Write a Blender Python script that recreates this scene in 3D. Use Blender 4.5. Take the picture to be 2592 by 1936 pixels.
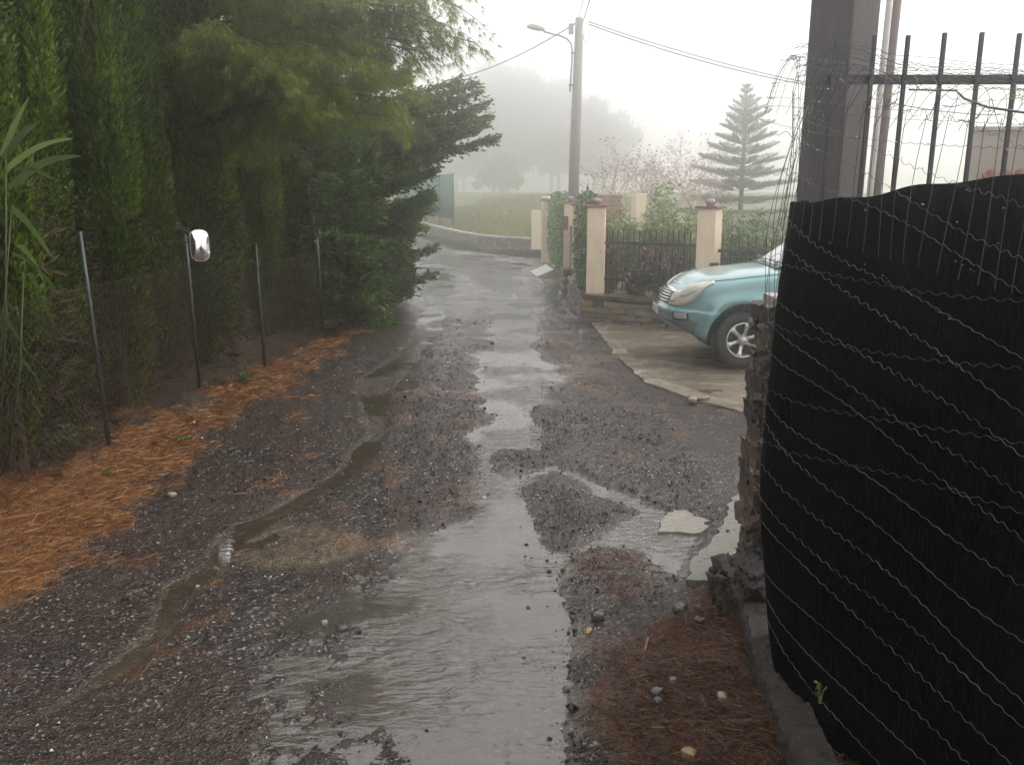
import bpy, bmesh, math, random
import numpy as np
from mathutils import Vector, Matrix

for o in list(bpy.data.objects):
    bpy.data.objects.remove(o, do_unlink=True)
SC = bpy.context.scene
COL = SC.collection
R = math.radians
PI = math.pi

# ------------------------------------------------------------------ camera
CAM_H, PITCH, FPX = 2.33, R(12.4), 2200.0
cam = bpy.data.objects.new('camera', bpy.data.cameras.new('camera'))
COL.objects.link(cam)
cam.location = (0, 0, CAM_H)
cam.rotation_euler = (R(90) - PITCH, 0, 0)
cam.data.sensor_width = 36
cam.data.lens = FPX / 2592 * 36
cam.data.clip_start = 0.05
cam.data.clip_end = 2000
SC.camera = cam

# ------------------------------------------------------------------ sky, sun, exposure
SUN_EL, SUN_AZ = R(48), R(72)          # soft glow from the open side on the right
w = bpy.data.worlds.new('World'); SC.world = w; w.use_nodes = True
nt = w.node_tree; nt.nodes.clear()
sky = nt.nodes.new('ShaderNodeTexSky'); sky.sky_type = 'NISHITA'; sky.sun_disc = False
sky.sun_elevation = SUN_EL; sky.sun_rotation = SUN_AZ; sky.dust_density = 6; sky.air_density = 1.5
sk2 = nt.nodes.new('ShaderNodeMixRGB'); sk2.inputs[0].default_value = 0.88
sk2.inputs[2].default_value = (9.35, 9.12, 9.14, 1)     # the even white of a rain cloud
bg = nt.nodes.new('ShaderNodeBackground'); bg.inputs[1].default_value = 0.11
out = nt.nodes.new('ShaderNodeOutputWorld')
nt.links.new(sky.outputs[0], sk2.inputs[1]); nt.links.new(sk2.outputs[0], bg.inputs[0])
nt.links.new(bg.outputs[0], out.inputs[0])
sun = bpy.data.objects.new('sun', bpy.data.lights.new('sun', 'SUN')); COL.objects.link(sun)
sun.data.energy = 1.5; sun.data.angle = R(35); sun.data.color = (1, .97, .93)
sd = Vector((math.sin(SUN_AZ) * math.cos(SUN_EL), math.cos(SUN_AZ) * math.cos(SUN_EL), math.sin(SUN_EL)))
sun.rotation_euler = sd.to_track_quat('Z', 'Y').to_euler()
sun.location = (0, 0, 30)
vs = SC.view_settings
vs.view_transform = 'Standard'; vs.look = 'None'; vs.gamma = 1; vs.exposure = 0.86
vs.use_curve_mapping = False
SC.cycles.use_denoising = True
SC.cycles.max_bounces = 16; SC.cycles.diffuse_bounces = 3; SC.cycles.glossy_bounces = 3
SC.cycles.transmission_bounces = 4; SC.cycles.transparent_max_bounces = 8; SC.cycles.volume_bounces = 16
SC.cycles.use_adaptive_sampling = True; SC.cycles.adaptive_threshold = 0.02
HAZE_DENSITY, HAZE_G = 0.0165, 0.925

# ------------------------------------------------------------------ helpers
rng = np.random.default_rng(7)

def ray(u, v):
    """viewing direction of a point of the photograph (2592 px wide), used to survey the place"""
    dx, dy = (u - 1296) / FPX, (968 - v) / FPX
    c, s = math.cos(PITCH), math.sin(PITCH)
    return dx, c + dy * s, dy * c - s

def gp(u, v, z=0.0):
    a, b, c = ray(u, v); t = (z - CAM_H) / c
    return Vector((a * t, b * t, z))

def at(u, v, Y):
    a, b, c = ray(u, v); t = Y / b
    return Vector((a * t, Y, CAM_H + c * t))

K = 2592 / 2212
def g2(pts):
    return np.array([gp(u * K, v * K)[:2] for u, v in pts])

def hash2(ix, iy, seed):
    h = (ix.astype(np.int64) * 374761393 + iy.astype(np.int64) * 668265263 + seed * 1442695041) & 0xffffffff
    h = ((h ^ (h >> 13)) * 1274126177) & 0xffffffff
    h = h ^ (h >> 16)
    return (h & 0xffffff) / float(0xffffff)

def noise2(x, y, seed=0):
    ix, iy = np.floor(x), np.floor(y)
    fx, fy = x - ix, y - iy
    fx = fx * fx * (3 - 2 * fx); fy = fy * fy * (3 - 2 * fy)
    a = hash2(ix, iy, seed); b = hash2(ix + 1, iy, seed)
    c = hash2(ix, iy + 1, seed); d = hash2(ix + 1, iy + 1, seed)
    return (a + (b - a) * fx) * (1 - fy) + (c + (d - c) * fx) * fy - .5

def fbm(x, y, seed=0, oct=4):
    r = 0; a = 1
    for k in range(oct):
        r = r + a * noise2(x * 2 ** k, y * 2 ** k, seed + k * 17); a *= .5
    return r

def poly_sd(px, py, poly):
    """signed distance to a polygon, positive inside"""
    d2 = np.full(px.shape, 1e9); inside = np.zeros(px.shape, bool)
    n = len(poly)
    for i in range(n):
        ax, ay = poly[i]; bx, by = poly[(i + 1) % n]
        ex, ey = bx - ax, by - ay
        t = np.clip(((px - ax) * ex + (py - ay) * ey) / (ex * ex + ey * ey + 1e-12), 0, 1)
        d2 = np.minimum(d2, (px - ax - t * ex) ** 2 + (py - ay - t * ey) ** 2)
        if abs(ey) > 1e-12:
            cnd = ((ay > py) != (by > py)) & (px < (bx - ax) * (py - ay) / ey + ax)
            inside ^= cnd
    d = np.sqrt(d2)
    return np.where(inside, d, -d)

def sstep(a, b, x):
    t = np.clip((x - a) / (b - a), 0, 1)
    return t * t * (3 - 2 * t)

def np_mesh(name, V, F, tint=None, smooth=False):
    V = np.asarray(V, np.float32); F = np.asarray(F, np.int32)
    me = bpy.data.meshes.new(name); k = F.shape[1]
    me.vertices.add(len(V)); me.vertices.foreach_set('co', V.ravel())
    me.loops.add(F.size); me.loops.foreach_set('vertex_index', F.ravel())
    me.polygons.add(len(F))
    me.polygons.foreach_set('loop_start', np.arange(0, F.size, k, dtype=np.int32))
    me.polygons.foreach_set('loop_total', np.full(len(F), k, np.int32))
    if smooth:
        me.polygons.foreach_set('use_smooth', np.ones(len(F), bool))
    if tint is not None:
        a = me.attributes.new('tint', 'FLOAT', 'POINT'); a.data.foreach_set('value', np.asarray(tint, np.float32))
    me.update(calc_edges=True)
    return me

def link(name, me, mat=None, parent=None, loc=None, rot=None, **kw):
    o = bpy.data.objects.new(name, me); COL.objects.link(o)
    if me is not None and mat is not None and not me.materials:
        me.materials.append(mat)
    if parent is not None: o.parent = parent
    if loc is not None: o.location = loc
    if rot is not None: o.rotation_euler = rot
    for k, v in kw.items(): o[k] = v
    return o

def thing(name, loc, label, category, group=None, rot=None):
    o = link(name, None, loc=loc, rot=rot, label=label, category=category)
    o.empty_display_size = .1
    if group: o['group'] = group
    return o

def copy_tree(o, parent=None):
    c = o.copy(); COL.objects.link(c)
    if parent is not None: c.parent = parent
    for ch in list(o.children): copy_tree(ch, c)
    return c

def scatter(tv, tf, pos, dirs, scale, roll=None, seed=0, width=None):
    """copies of a little template, its +Z along dirs; returns V, F, per-vertex random tint"""
    g = np.random.default_rng(seed)
    tv = np.asarray(tv, float); tf = np.asarray(tf)
    n = len(pos); m = len(tv)
    d = np.asarray(dirs, float); d = d / (np.linalg.norm(d, axis=1, keepdims=True) + 1e-9)
    ref = np.where(np.abs(d[:, 2:3]) > .9, np.array([[1., 0, 0]]), np.array([[0, 0, 1.]]))
    x = np.cross(ref, d); x /= np.linalg.norm(x, axis=1, keepdims=True) + 1e-9
    y = np.cross(d, x)
    if roll is None: roll = g.uniform(0, 2 * PI, n)
    c, s = np.cos(roll)[:, None], np.sin(roll)[:, None]
    x, y = x * c + y * s, y * c - x * s
    sc = np.broadcast_to(np.asarray(scale, float), (n,))
    wd = sc if width is None else np.broadcast_to(np.asarray(width, float), (n,))
    V = (pos[:, None, :] + tv[None, :, 0, None] * x[:, None, :] * wd[:, None, None]
         + tv[None, :, 1, None] * y[:, None, :] * wd[:, None, None] + tv[None, :, 2, None] * d[:, None, :] * sc[:, None, None])
    F = tf[None] + (np.arange(n) * m)[:, None, None]
    tint = np.repeat(g.uniform(0, 1, n), m)
    return V.reshape(-1, 3), F.reshape(-1, tf.shape[1]), tint

def cat(parts):
    Vs, Fs, Ts, n = [], [], [], 0
    for V, F, T in parts:
        Vs.append(V); Fs.append(F + n); Ts.append(T); n += len(V)
    return np.concatenate(Vs), np.concatenate(Fs), np.concatenate(Ts)

class MB:
    """collects simple solids into one mesh"""
    def __init__(s): s.v = []; s.f = []
    def add(s, v, f):
        n = len(s.v); s.v += [tuple(p) for p in v]; s.f += [tuple(i + n for i in q) for q in f]; return s
    def box(s, c, d, rz=0, taper=1.0):
        x, y, z = d[0] / 2, d[1] / 2, d[2] / 2; co, si = math.cos(rz), math.sin(rz); vv = []
        for k, sz in ((1, -1), (taper, 1)):
            for sx, sy in ((-1, -1), (1, -1), (1, 1), (-1, 1)):
                px, py = sx * x * k, sy * y * k
                vv.append((c[0] + px * co - py * si, c[1] + px * si + py * co, c[2] + sz * z))
        return s.add(vv, [(0, 3, 2, 1), (4, 5, 6, 7), (0, 1, 5, 4), (1, 2, 6, 5), (2, 3, 7, 6), (3, 0, 4, 7)])
    def tube(s, pts, r, n=6, cap=True):
        pts = [Vector(p) for p in pts]; m = len(pts)
        rs = [r] * m if not hasattr(r, '__len__') else list(r)
        v = []; prev = None
        for i, p in enumerate(pts):
            d = (pts[min(i + 1, m - 1)] - pts[max(i - 1, 0)])
            d = d.normalized() if d.length > 1e-9 else Vector((0, 0, 1))
            a = prev if prev is not None else (Vector((1, 0, 0)) if abs(d.x) < .8 else Vector((0, 1, 0)))
            a = (a - d * a.dot(d))
            a = a.normalized() if a.length > 1e-6 else d.orthogonal().normalized()
            prev = a; b = d.cross(a)
            for k in range(n):
                t = 2 * PI * k / n + PI / n
                v.append(p + a * (rs[i] * math.cos(t)) + b * (rs[i] * math.sin(t)))
        f = [(i * n + k, i * n + (k + 1) % n, (i + 1) * n + (k + 1) % n, (i + 1) * n + k) for i in range(m - 1) for k in range(n)]
        if cap: f += [tuple(range(n))[::-1], tuple((m - 1) * n + k for k in range(n))]
        return s.add(v, f)
    def lathe(s, prof, n=16, c=(0, 0, 0), axis='z', cap=True):
        v = []
        for r_, z in prof:
            for k in range(n):
                t = 2 * PI * k / n
                p = (r_ * math.cos(t), r_ * math.sin(t), z)
                if axis == 'y': p = (p[0], p[2], p[1])
                v.append((p[0] + c[0], p[1] + c[1], p[2] + c[2]))
        m = len(prof)
        f = [(i * n + k, i * n + (k + 1) % n, (i + 1) * n + (k + 1) % n, (i + 1) * n + k) for i in range(m - 1) for k in range(n)]
        if cap: f += [tuple(range(n))[::-1], tuple((m - 1) * n + k for k in range(n))]
        return s.add(v, f)
    def mesh(s, name='mesh', smooth=False, bevel=0):
        me = bpy.data.meshes.new(name); me.from_pydata(s.v, [], s.f); me.update()
        bm = bmesh.new(); bm.from_mesh(me)
        bmesh.ops.recalc_face_normals(bm, faces=bm.faces)
        if bevel:
            bmesh.ops.bevel(bm, geom=bm.edges[:], offset=bevel, segments=2, affect='EDGES', profile=.6, clamp_overlap=True)
        bm.to_mesh(me); bm.free()
        if smooth:
            for p in me.polygons: p.use_smooth = True
        return me
    def build(s, name, mat, parent=None, smooth=False, bevel=0, **kw):
        return link(name, s.mesh(name, smooth, bevel), mat, parent, **kw)

def rough_stone(dx, dy, dz, seed, sub=1, amp=.16, sph=0.0):
    """one irregular stone block"""
    g = random.Random(seed); bm = bmesh.new(); bmesh.ops.create_cube(bm, size=1)
    bmesh.ops.subdivide_edges(bm, edges=bm.edges[:], cuts=sub, use_grid_fill=True)
    for v in bm.verts:
        l = v.co.length
        v.co = v.co * (1 - .22 * max(0, l - .6)) if not sph else v.co.lerp(v.co.normalized() * .56, sph)
        v.co += Vector((g.uniform(-1, 1), g.uniform(-1, 1), g.uniform(-1, 1))) * amp * .5
        v.co = Vector((v.co.x * dx, v.co.y * dy, v.co.z * dz))
    me = bpy.data.meshes.new('stone'); bm.to_mesh(me); bm.free()
    if sph:
        for p in me.polygons: p.use_smooth = True
    return me

# ------------------------------------------------------------------ materials
MATS = {}
def new_mat(name):
    m = bpy.data.materials.new(name); m.use_nodes = True; MATS[name] = m
    return m, m.node_tree, m.node_tree.nodes['Principled BSDF']

def N(nt, t, **kw):
    n = nt.nodes.new(t)
    for k, v in kw.items():
        if isinstance(k, str) and k.startswith('i_'):
            n.inputs[k[2:].replace('_', ' ')].default_value = v
        else: setattr(n, k, v)
    return n

def ramp(nt, stops):
    r = nt.nodes.new('ShaderNodeValToRGB'); e = r.color_ramp.elements
    while len(e) < len(stops): e.new(.5)
    for i, (p, c) in enumerate(stops):
        e[i].position = p; e[i].color = (*c, 1) if len(c) == 3 else c
    return r

def pbr(name, c1, c2=None, scale=6.0, rough=.5, rough2=None, bump=0, bscale=40, metal=0, ior=1.5, coat=0, detail=6, stretch=None):
    m, nt, b = new_mat(name)
    c2 = c2 or tuple(x * .75 for x in c1)
    tc = N(nt, 'ShaderNodeTexCoord'); mp = N(nt, 'ShaderNodeMapping')
    if stretch: mp.inputs['Scale'].default_value = stretch
    nt.links.new(tc.outputs['Object'], mp.inputs[0])
    n = N(nt, 'ShaderNodeTexNoise', i_Scale=scale, i_Detail=detail, i_Roughness=.62)
    nt.links.new(mp.outputs[0], n.inputs['Vector'])
    r = ramp(nt, [(.3, c2), (.7, c1)]); nt.links.new(n.outputs[0], r.inputs[0])
    nt.links.new(r.outputs[0], b.inputs['Base Color'])
    b.inputs['Metallic'].default_value = metal; b.inputs['IOR'].default_value = ior
    b.inputs['Coat Weight'].default_value = coat; b.inputs['Coat Roughness'].default_value = .06
    if rough2 is None: b.inputs['Roughness'].default_value = rough
    else:
        q = N(nt, 'ShaderNodeMapRange'); q.inputs['To Min'].default_value = rough; q.inputs['To Max'].default_value = rough2
        q.inputs['From Min'].default_value = .3; q.inputs['From Max'].default_value = .7
        nt.links.new(n.outputs[0], q.inputs[0]); nt.links.new(q.outputs[0], b.inputs['Roughness'])
    if bump:
        n2 = N(nt, 'ShaderNodeTexNoise', i_Scale=bscale, i_Detail=5); nt.links.new(mp.outputs[0], n2.inputs['Vector'])
        bp = N(nt, 'ShaderNodeBump'); bp.inputs['Strength'].default_value = bump; bp.inputs['Distance'].default_value = .02
        nt.links.new(n2.outputs[0], bp.inputs['Height']); nt.links.new(bp.outputs[0], b.inputs['Normal'])
    return m

def leafmat(name, stops, rough=.45, trans=.25, patch=.5):
    """foliage: each leaf its own tone, drifting slowly through the crown"""
    m, nt, b = new_mat(name)
    a = N(nt, 'ShaderNodeAttribute', attribute_name='tint')
    tc = N(nt, 'ShaderNodeTexCoord'); n = N(nt, 'ShaderNodeTexNoise', i_Scale=1.6, i_Detail=3)
    nt.links.new(tc.outputs['Object'], n.inputs['Vector'])
    mx = N(nt, 'ShaderNodeMath', operation='MULTIPLY_ADD'); mx.inputs[1].default_value = patch * 2; mx.inputs[2].default_value = -patch + .0
    nt.links.new(n.outputs[0], mx.inputs[0])
    ad = N(nt, 'ShaderNodeMath', operation='ADD'); nt.links.new(a.outputs['Fac'], ad.inputs[0]); nt.links.new(mx.outputs[0], ad.inputs[1])
    r = ramp(nt, stops); nt.links.new(ad.outputs[0], r.inputs[0])
    nt.links.new(r.outputs[0], b.inputs['Base Color']); b.inputs['Roughness'].default_value = rough
    t = N(nt, 'ShaderNodeBsdfTranslucent'); nt.links.new(r.outputs[0], t.inputs[0])
    ms = N(nt, 'ShaderNodeMixShader'); ms.inputs[0].default_value = trans
    nt.links.new(b.outputs[0], ms.inputs[1]); nt.links.new(t.outputs[0], ms.inputs[2])
    nt.links.new(ms.outputs[0], nt.nodes['Material Output'].inputs['Surface'])
    return m
# ------------------------------------------------------------------ ground: masks in world metres
W_MAIN = g2([(1040,640),(1060,690),(1045,740),(1015,790),(1010,850),(1045,900),(1005,940),(1010,990),(1005,1030),(1020,1070),(1005,1110),(930,1150),(900,1170),(860,1210),(840,1270),(800,1330),(750,1420),(740,1500),(790,1580),(830,1652),(830,1780),
  (1280,1780),(1275,1652),(1265,1560),(1275,1480),(1260,1390),(1270,1330),(1240,1270),(1235,1220),(1290,1195),(1370,1200),(1440,1250),(1490,1255),(1500,1220),(1540,1150),(1520,1110),(1420,1085),(1330,1050),(1235,1010),(1200,960),(1185,920),(1165,890),(1200,850),(1215,800),(1170,760),(1185,700),(1170,640)])
W_LEFT = g2([(885,575),(900,620),(925,650),(900,690),(885,740),(850,775),(790,810),(770,850),(790,900),(800,940),(760,970),(740,1010),(680,1050),(600,1095),(560,1115),(500,1135),(455,1190),(440,1225),(360,1265),(340,1300),(320,1370),(190,1470),(60,1550),(0,1570),
  (0,1590),(90,1560),(230,1480),(350,1390),(380,1350),(400,1300),(440,1270),(480,1220),(530,1160),(600,1125),(680,1075),(740,1050),(790,1010),(830,960),(835,900),(850,850),(900,790),(925,740),(965,690),(960,650),(985,620),(970,590),(930,575)])
W_FAR = g2([(905,522),(1000,538),(1100,556),(1172,570),(1185,640),(1170,680),(1060,690),(1035,640),(985,625),(930,585),(890,560)])
W_SIDE = g2([(1170,600),(1215,612),(1225,660),(1250,700),(1215,720),(1190,690),(1180,640)])
W_BROWN = g2([(500,1150),(560,1130),(680,1130),(790,1160),(800,1200),(700,1235),(590,1240),(520,1220),(470,1260),(440,1240)])
W_THIN = g2([(560,1330),(690,1290),(790,1240),(850,1190),(900,1150),(980,1120),(1010,1180),(900,1300),(860,1420),(860,1652),(880,1780),(520,1780),(470,1600),(500,1440)])
W_THIN2 = g2([(1180,660),(1260,700),(1300,780),(1230,840),(1190,760)])
W_THIN3 = g2([(930,690),(1060,690),(1020,800),(1010,930),(960,1000),(900,940),(890,820)])
I_ONE = g2([(1150,1040),(1210,1030),(1280,1075),(1345,1110),(1290,1140),(1215,1185),(1185,1150),(1160,1100)])
I_TWO = g2([(1085,985),(1110,975),(1180,985),(1140,1010),(1100,1030)])
NEED_L = g2([(-260,1090),(0,1066),(170,1045),(240,975),(400,895),(560,806),(700,738),(760,690),(790,700),(690,795),(560,880),(430,940),(440,1010),(330,1050),(290,1150),(150,1240),(60,1310),(0,1335),(-260,1480)])
NEED_R = g2([(1590,1255),(1540,1270),(1450,1310),(1330,1400),(1290,1440),(1270,1540),(1290,1680),(1310,1780),(1900,1780),(1900,1400),(1680,1250)])
NEED_R2 = g2([(1040,740),(1250,700),(1290,760),(1330,840),(1240,850),(1210,790)])
WALLPTS = np.array([(-30, 110.), (-14, 78.), (-7.5, 59.), (-4.9, 49.), (-3.2, 42.), (-2.0, 37.6), (-1.35, 35.6), (-.7, 34.5), (.2, 33.4), (.95, 32.4)])

def field_edge(x):
    return np.interp(x, WALLPTS[:, 0], WALLPTS[:, 1], right=32.2)

def masks(x, y):
    n1 = fbm(x * 3.1, y * 3.1, 3, 4); n2 = fbm(x * 14, y * 14, 9, 3)
    j = n1 * .11 + n2 * .055
    amp = np.clip(y / 7, .5, 4)
    m = {}
    main = poly_sd(x, y, W_MAIN)
    isl = np.maximum(poly_sd(x, y, I_ONE), poly_sd(x, y, I_TWO))
    main = np.minimum(main, -isl)
    left = poly_sd(x, y, W_LEFT)
    far = poly_sd(x, y, W_FAR)
    side = poly_sd(x, y, W_SIDE)
    m['lsd'] = left
    thin = np.maximum.reduce([poly_sd(x, y, W_THIN) + .15 * n1, poly_sd(x, y, W_THIN2) - .1 + .5 * n1, poly_sd(x, y, W_THIN3) - .2 + .7 * n1])
    m['thin'] = sstep(-.12, .2, thin)
    m['sd'] = np.maximum.reduce([main - .03 + j * 2.0 * amp ** .5, left - .012 + j * 1.2 * amp ** .5, far - .25 + n1 * 1.5, side + n1 * .5])
    m['film'] = np.maximum(.6 * m['thin'], np.maximum(sstep(-.3, .5, np.maximum(main, far) + n1 * .8), .9 * sstep(12, 20, y) * sstep(-.3, .1, n1 + .1)))
    m['brown'] = sstep(-.08, .12, poly_sd(x, y, W_BROWN) + j)
    nl = poly_sd(x, y, NEED_L); nr = poly_sd(x, y, NEED_R)
    nr2 = poly_sd(x, y, NEED_R2)
    m['needle'] = np.maximum(sstep(-.10, .22, nl - .06 + j * 4.2), sstep(-.05, .2, nr + j * 2.2))
    m['needle'] = np.maximum(m['needle'], .35 * sstep(.05, .25, n1 + .25 * sstep(-.4, .3, nr2) - .2))
    # drifts washed together on the road
    m['needle'] = np.maximum(m['needle'], .8 * sstep(.30, .42, fbm(x * 1.7, y * 3.2, 41, 3)) * sstep(-1.7, -.3, x + 2.2 * 0) * sstep(5, 9, y) * .34)
    m['needle'] = m['needle'] * sstep(.10, -.02, m['sd'])
    m['left'] = sstep(.0, .5, -3.05 - x - .0 * y) * sstep(40, 34, y)
    m['field'] = sstep(-.05, .6, y - field_edge(x))
    m['garden'] = sstep(0, .25, x - np.interp(y, [15.9, 22, 30], [1.5, 1.5, 1.35])) * sstep(0, .25, y - (16.0 - .648 * (np.clip(x, 1.35, 9) - 1.35)))
    m['n1'] = n1; m['n2'] = n2
    return m

def ground_h(x, y, m=None):
    m = m or masks(x, y)
    fine = fbm(x * 34, y * 34, 21, 2) * np.clip(9 / (y + 1), 0, 1)
    h = .020 + m['n1'] * .022 + m['n2'] * .014 + fine * .009
    h = h - sstep(-.10, .22, m['sd']) * .040
    h = h - m['thin'] * (.017 + .012 * fbm(x * 7, y * 7, 55, 3)) - m['brown'] * .012 - sstep(-.10, .14, m['lsd'] + .06 * m['n2'] + .05 * m['n1']) * .016
    h = h + m['needle'] * (.012 + .02 * np.abs(m['n2'])) * sstep(.02, -.05, m['sd'])
    # ledge of broken asphalt to the right of the stream
    h = h + .022 * sstep(-.02, .04, -m['sd']) * sstep(.25, .5, x + .0) * sstep(9.5, 8, y) * sstep(5, 5.6, y)
    h = h + m['left'] * (.06 + .12 * np.clip(-3.3 - x, 0, 2)) + m['left'] * m['n1'] * .08
    fe = y - field_edge(x)
    h = h + m['field'] * (.38 + np.clip(fe, 0, 26) * .068) + m['field'] * m['n1'] * .12 - .03 * m['field']
    h = h + m['garden'] * (1 - m['field']) * (.30 + .05 * m['n1'])
    return h

def axis(lo, hi, pts):
    return np.unique(np.concatenate(pts))

ys = [2.75]
while ys[-1] < 42: ys.append(ys[-1] + max(.0105, ys[-1] * .0036))
ys = np.array(ys)
ys = np.concatenate([[-60, -30, -12, -4, 0, 1.5, 2.3], ys, np.geomspace(42.5, 380, 60)])
xf = np.arange(-4.6, 3.2, .0185)
xs = np.concatenate([-np.geomspace(4.75, 380, 55)[::-1], xf, np.geomspace(3.3, 380, 55)])
X, Y = np.meshgrid(xs, ys)
mk = masks(X.ravel(), Y.ravel())
H = ground_h(X.ravel(), Y.ravel(), mk)
nx, ny = len(xs), len(ys)
idx = np.arange(nx * ny).reshape(ny, nx)
F = np.stack([idx[:-1, :-1], idx[:-1, 1:], idx[1:, 1:], idx[1:, :-1]], -1).reshape(-1, 4)
me = np_mesh('ground', np.stack([X.ravel(), Y.ravel(), H], -1), F, smooth=True)
soil = np.clip(sstep(1.15, 1.3, X.ravel()) * sstep(4.9, 4.7, Y.ravel()) + mk['left'], 0, 1)
for k in ('needle', 'film', 'brown'):
    a = me.attributes.new(k, 'FLOAT', 'POINT'); a.data.foreach_set('value', mk[k].astype(np.float32))
a = me.attributes.new('field', 'FLOAT', 'POINT'); a.data.foreach_set('value', np.maximum(mk['field'], mk['garden'] * .85).astype(np.float32))
a = me.attributes.new('soil', 'FLOAT', 'POINT'); a.data.foreach_set('value', soil.astype(np.float32))
a = me.attributes.new('shaded_litter', 'FLOAT', 'POINT'); a.data.foreach_set('value', (mk['needle'] * sstep(-.6, 0, X.ravel()) * sstep(7, 6, Y.ravel())).astype(np.float32))  # right-hand litter, where the fence's shade is put into the colour
a = me.attributes.new('low', 'FLOAT', 'POINT'); a.data.foreach_set('value', sstep(-.05, .1, mk['sd']).astype(np.float32))

def ground_material():
    m, nt, b = new_mat('wet_asphalt_ground'); L = nt.links.new
    tc = N(nt, 'ShaderNodeTexCoord')
    def attr(n): return N(nt, 'ShaderNodeAttribute', attribute_name=n).outputs['Fac']
    def mix(f, a, c):
        x = N(nt, 'ShaderNodeMixRGB')
        if hasattr(f, 'links'): L(f, x.inputs[0])
        else: x.inputs[0].default_value = f
        for i, q in ((1, a), (2, c)):
            if isinstance(q, tuple): x.inputs[i].default_value = (*q, 1)
            else: L(q, x.inputs[i])
        return x.outputs[0]
    def noise(s, d=5, r=.6):
        n = N(nt, 'ShaderNodeTexNoise', i_Scale=s, i_Detail=d, i_Roughness=r); L(tc.outputs['Object'], n.inputs['Vector']); return n.outputs[0]
    def mr(v, a, c, e=0., f=1.):
        q = N(nt, 'ShaderNodeMapRange'); q.interpolation_type = 'SMOOTHSTEP'
        for i, z in enumerate((a, c, e, f)): q.inputs[i + 1].default_value = z
        L(v, q.inputs[0]); return q.outputs[0]
    vo = N(nt, 'ShaderNodeTexVoronoi', i_Scale=70.0, feature='F1'); L(tc.outputs['Object'], vo.inputs['Vector'])
    chips = ramp(nt, [(0, (.007, .006, .006)), (.45, (.015, .013, .0125)), (.8, (.033, .028, .025)), (.95, (.09, .075, .062)), (1, (.24, .21, .17))])
    sep = N(nt, 'ShaderNodeSeparateColor'); L(vo.outputs['Color'], sep.inputs[0]); L(sep.outputs[0], chips.inputs[0])
    big = noise(1.1, 4)
    col = mix(mr(big, .38, .58), chips.outputs[0], mix(.55, chips.outputs[0], (.034, .021, .014)))
    col = mix(attr('brown'), col, mix(mr(noise(25), .35, .65), (.045, .033, .022), (.09, .068, .045)))
    col = mix(attr('low'), col, mix(mr(noise(9), .3, .7), (.045, .036, .027), (.085, .072, .056)))
    soilc = mix(mr(noise(18), .3, .7), (.022, .015, .010), (.055, .038, .024))
    col = mix(attr('soil'), col, soilc)
    lit = ramp(nt, [(.25, (.022, .010, .005)), (.5, (.10, .040, .011)), (.72, (.22, .09, .020))])
    L(noise(45, 7, .7), lit.inputs[0])
    col = mix(attr('needle'), col, lit.outputs[0])
    old = ramp(nt, [(.3, (.018, .010, .007)), (.55, (.05, .022, .012)), (.75, (.10, .042, .02))]); L(noise(45, 7, .7), old.inputs[0])  # darker reddish ramp: fence shade painted into the right-hand litter
    col = mix(attr('shaded_litter'), col, old.outputs[0])
    gr = ramp(nt, [(.3, (.05, .055, .02)), (.5, (.09, .11, .028)), (.7, (.16, .16, .06))]); L(noise(1.7, 7, .7), gr.inputs[0])
    col = mix(attr('field'), col, gr.outputs[0])
    L(col, b.inputs['Base Color'])
    rg = mr(noise(60), .3, .7, .09, .26)
    x = N(nt, 'ShaderNodeMath', operation='MULTIPLY_ADD'); L(attr('film'), x.inputs[0]); x.inputs[1].default_value = -.10; L(rg, x.inputs[2])
    y = N(nt, 'ShaderNodeMath', operation='MULTIPLY_ADD'); L(attr('needle'), y.inputs[0]); y.inputs[1].default_value = .3; L(x.outputs[0], y.inputs[2])
    z = N(nt, 'ShaderNodeMath', operation='MAXIMUM'); L(y.outputs[0], z.inputs[0])
    f8 = N(nt, 'ShaderNodeMath', operation='MULTIPLY'); L(attr('field'), f8.inputs[0]); f8.inputs[1].default_value = .8; L(f8.outputs[0], z.inputs[1])
    L(z.outputs[0], b.inputs['Roughness']); io = N(nt, 'ShaderNodeMapRange'); io.inputs[3].default_value = 1.34; io.inputs[4].default_value = 1.55; L(attr('film'), io.inputs[0]); L(io.outputs[0], b.inputs['IOR'])
    bp = N(nt, 'ShaderNodeBump'); bp.inputs['Distance'].default_value = .008
    st_ = N(nt, 'ShaderNodeMapRange'); st_.inputs[3].default_value = 1.0; st_.inputs[4].default_value = .25; L(attr('film'), st_.inputs[0]); L(st_.outputs[0], bp.inputs['Strength'])
    L(vo.outputs['Distance'], bp.inputs['Height'])
    bp2 = N(nt, 'ShaderNodeBump'); bp2.inputs['Strength'].default_value = .6; bp2.inputs['Distance'].default_value = .006
    L(noise(160, 3), bp2.inputs['Height']); L(bp.outputs[0], bp2.inputs['Normal']); L(bp2.outputs[0], b.inputs['Normal'])
    return m
link('ground', me, ground_material(), kind='structure')

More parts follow.
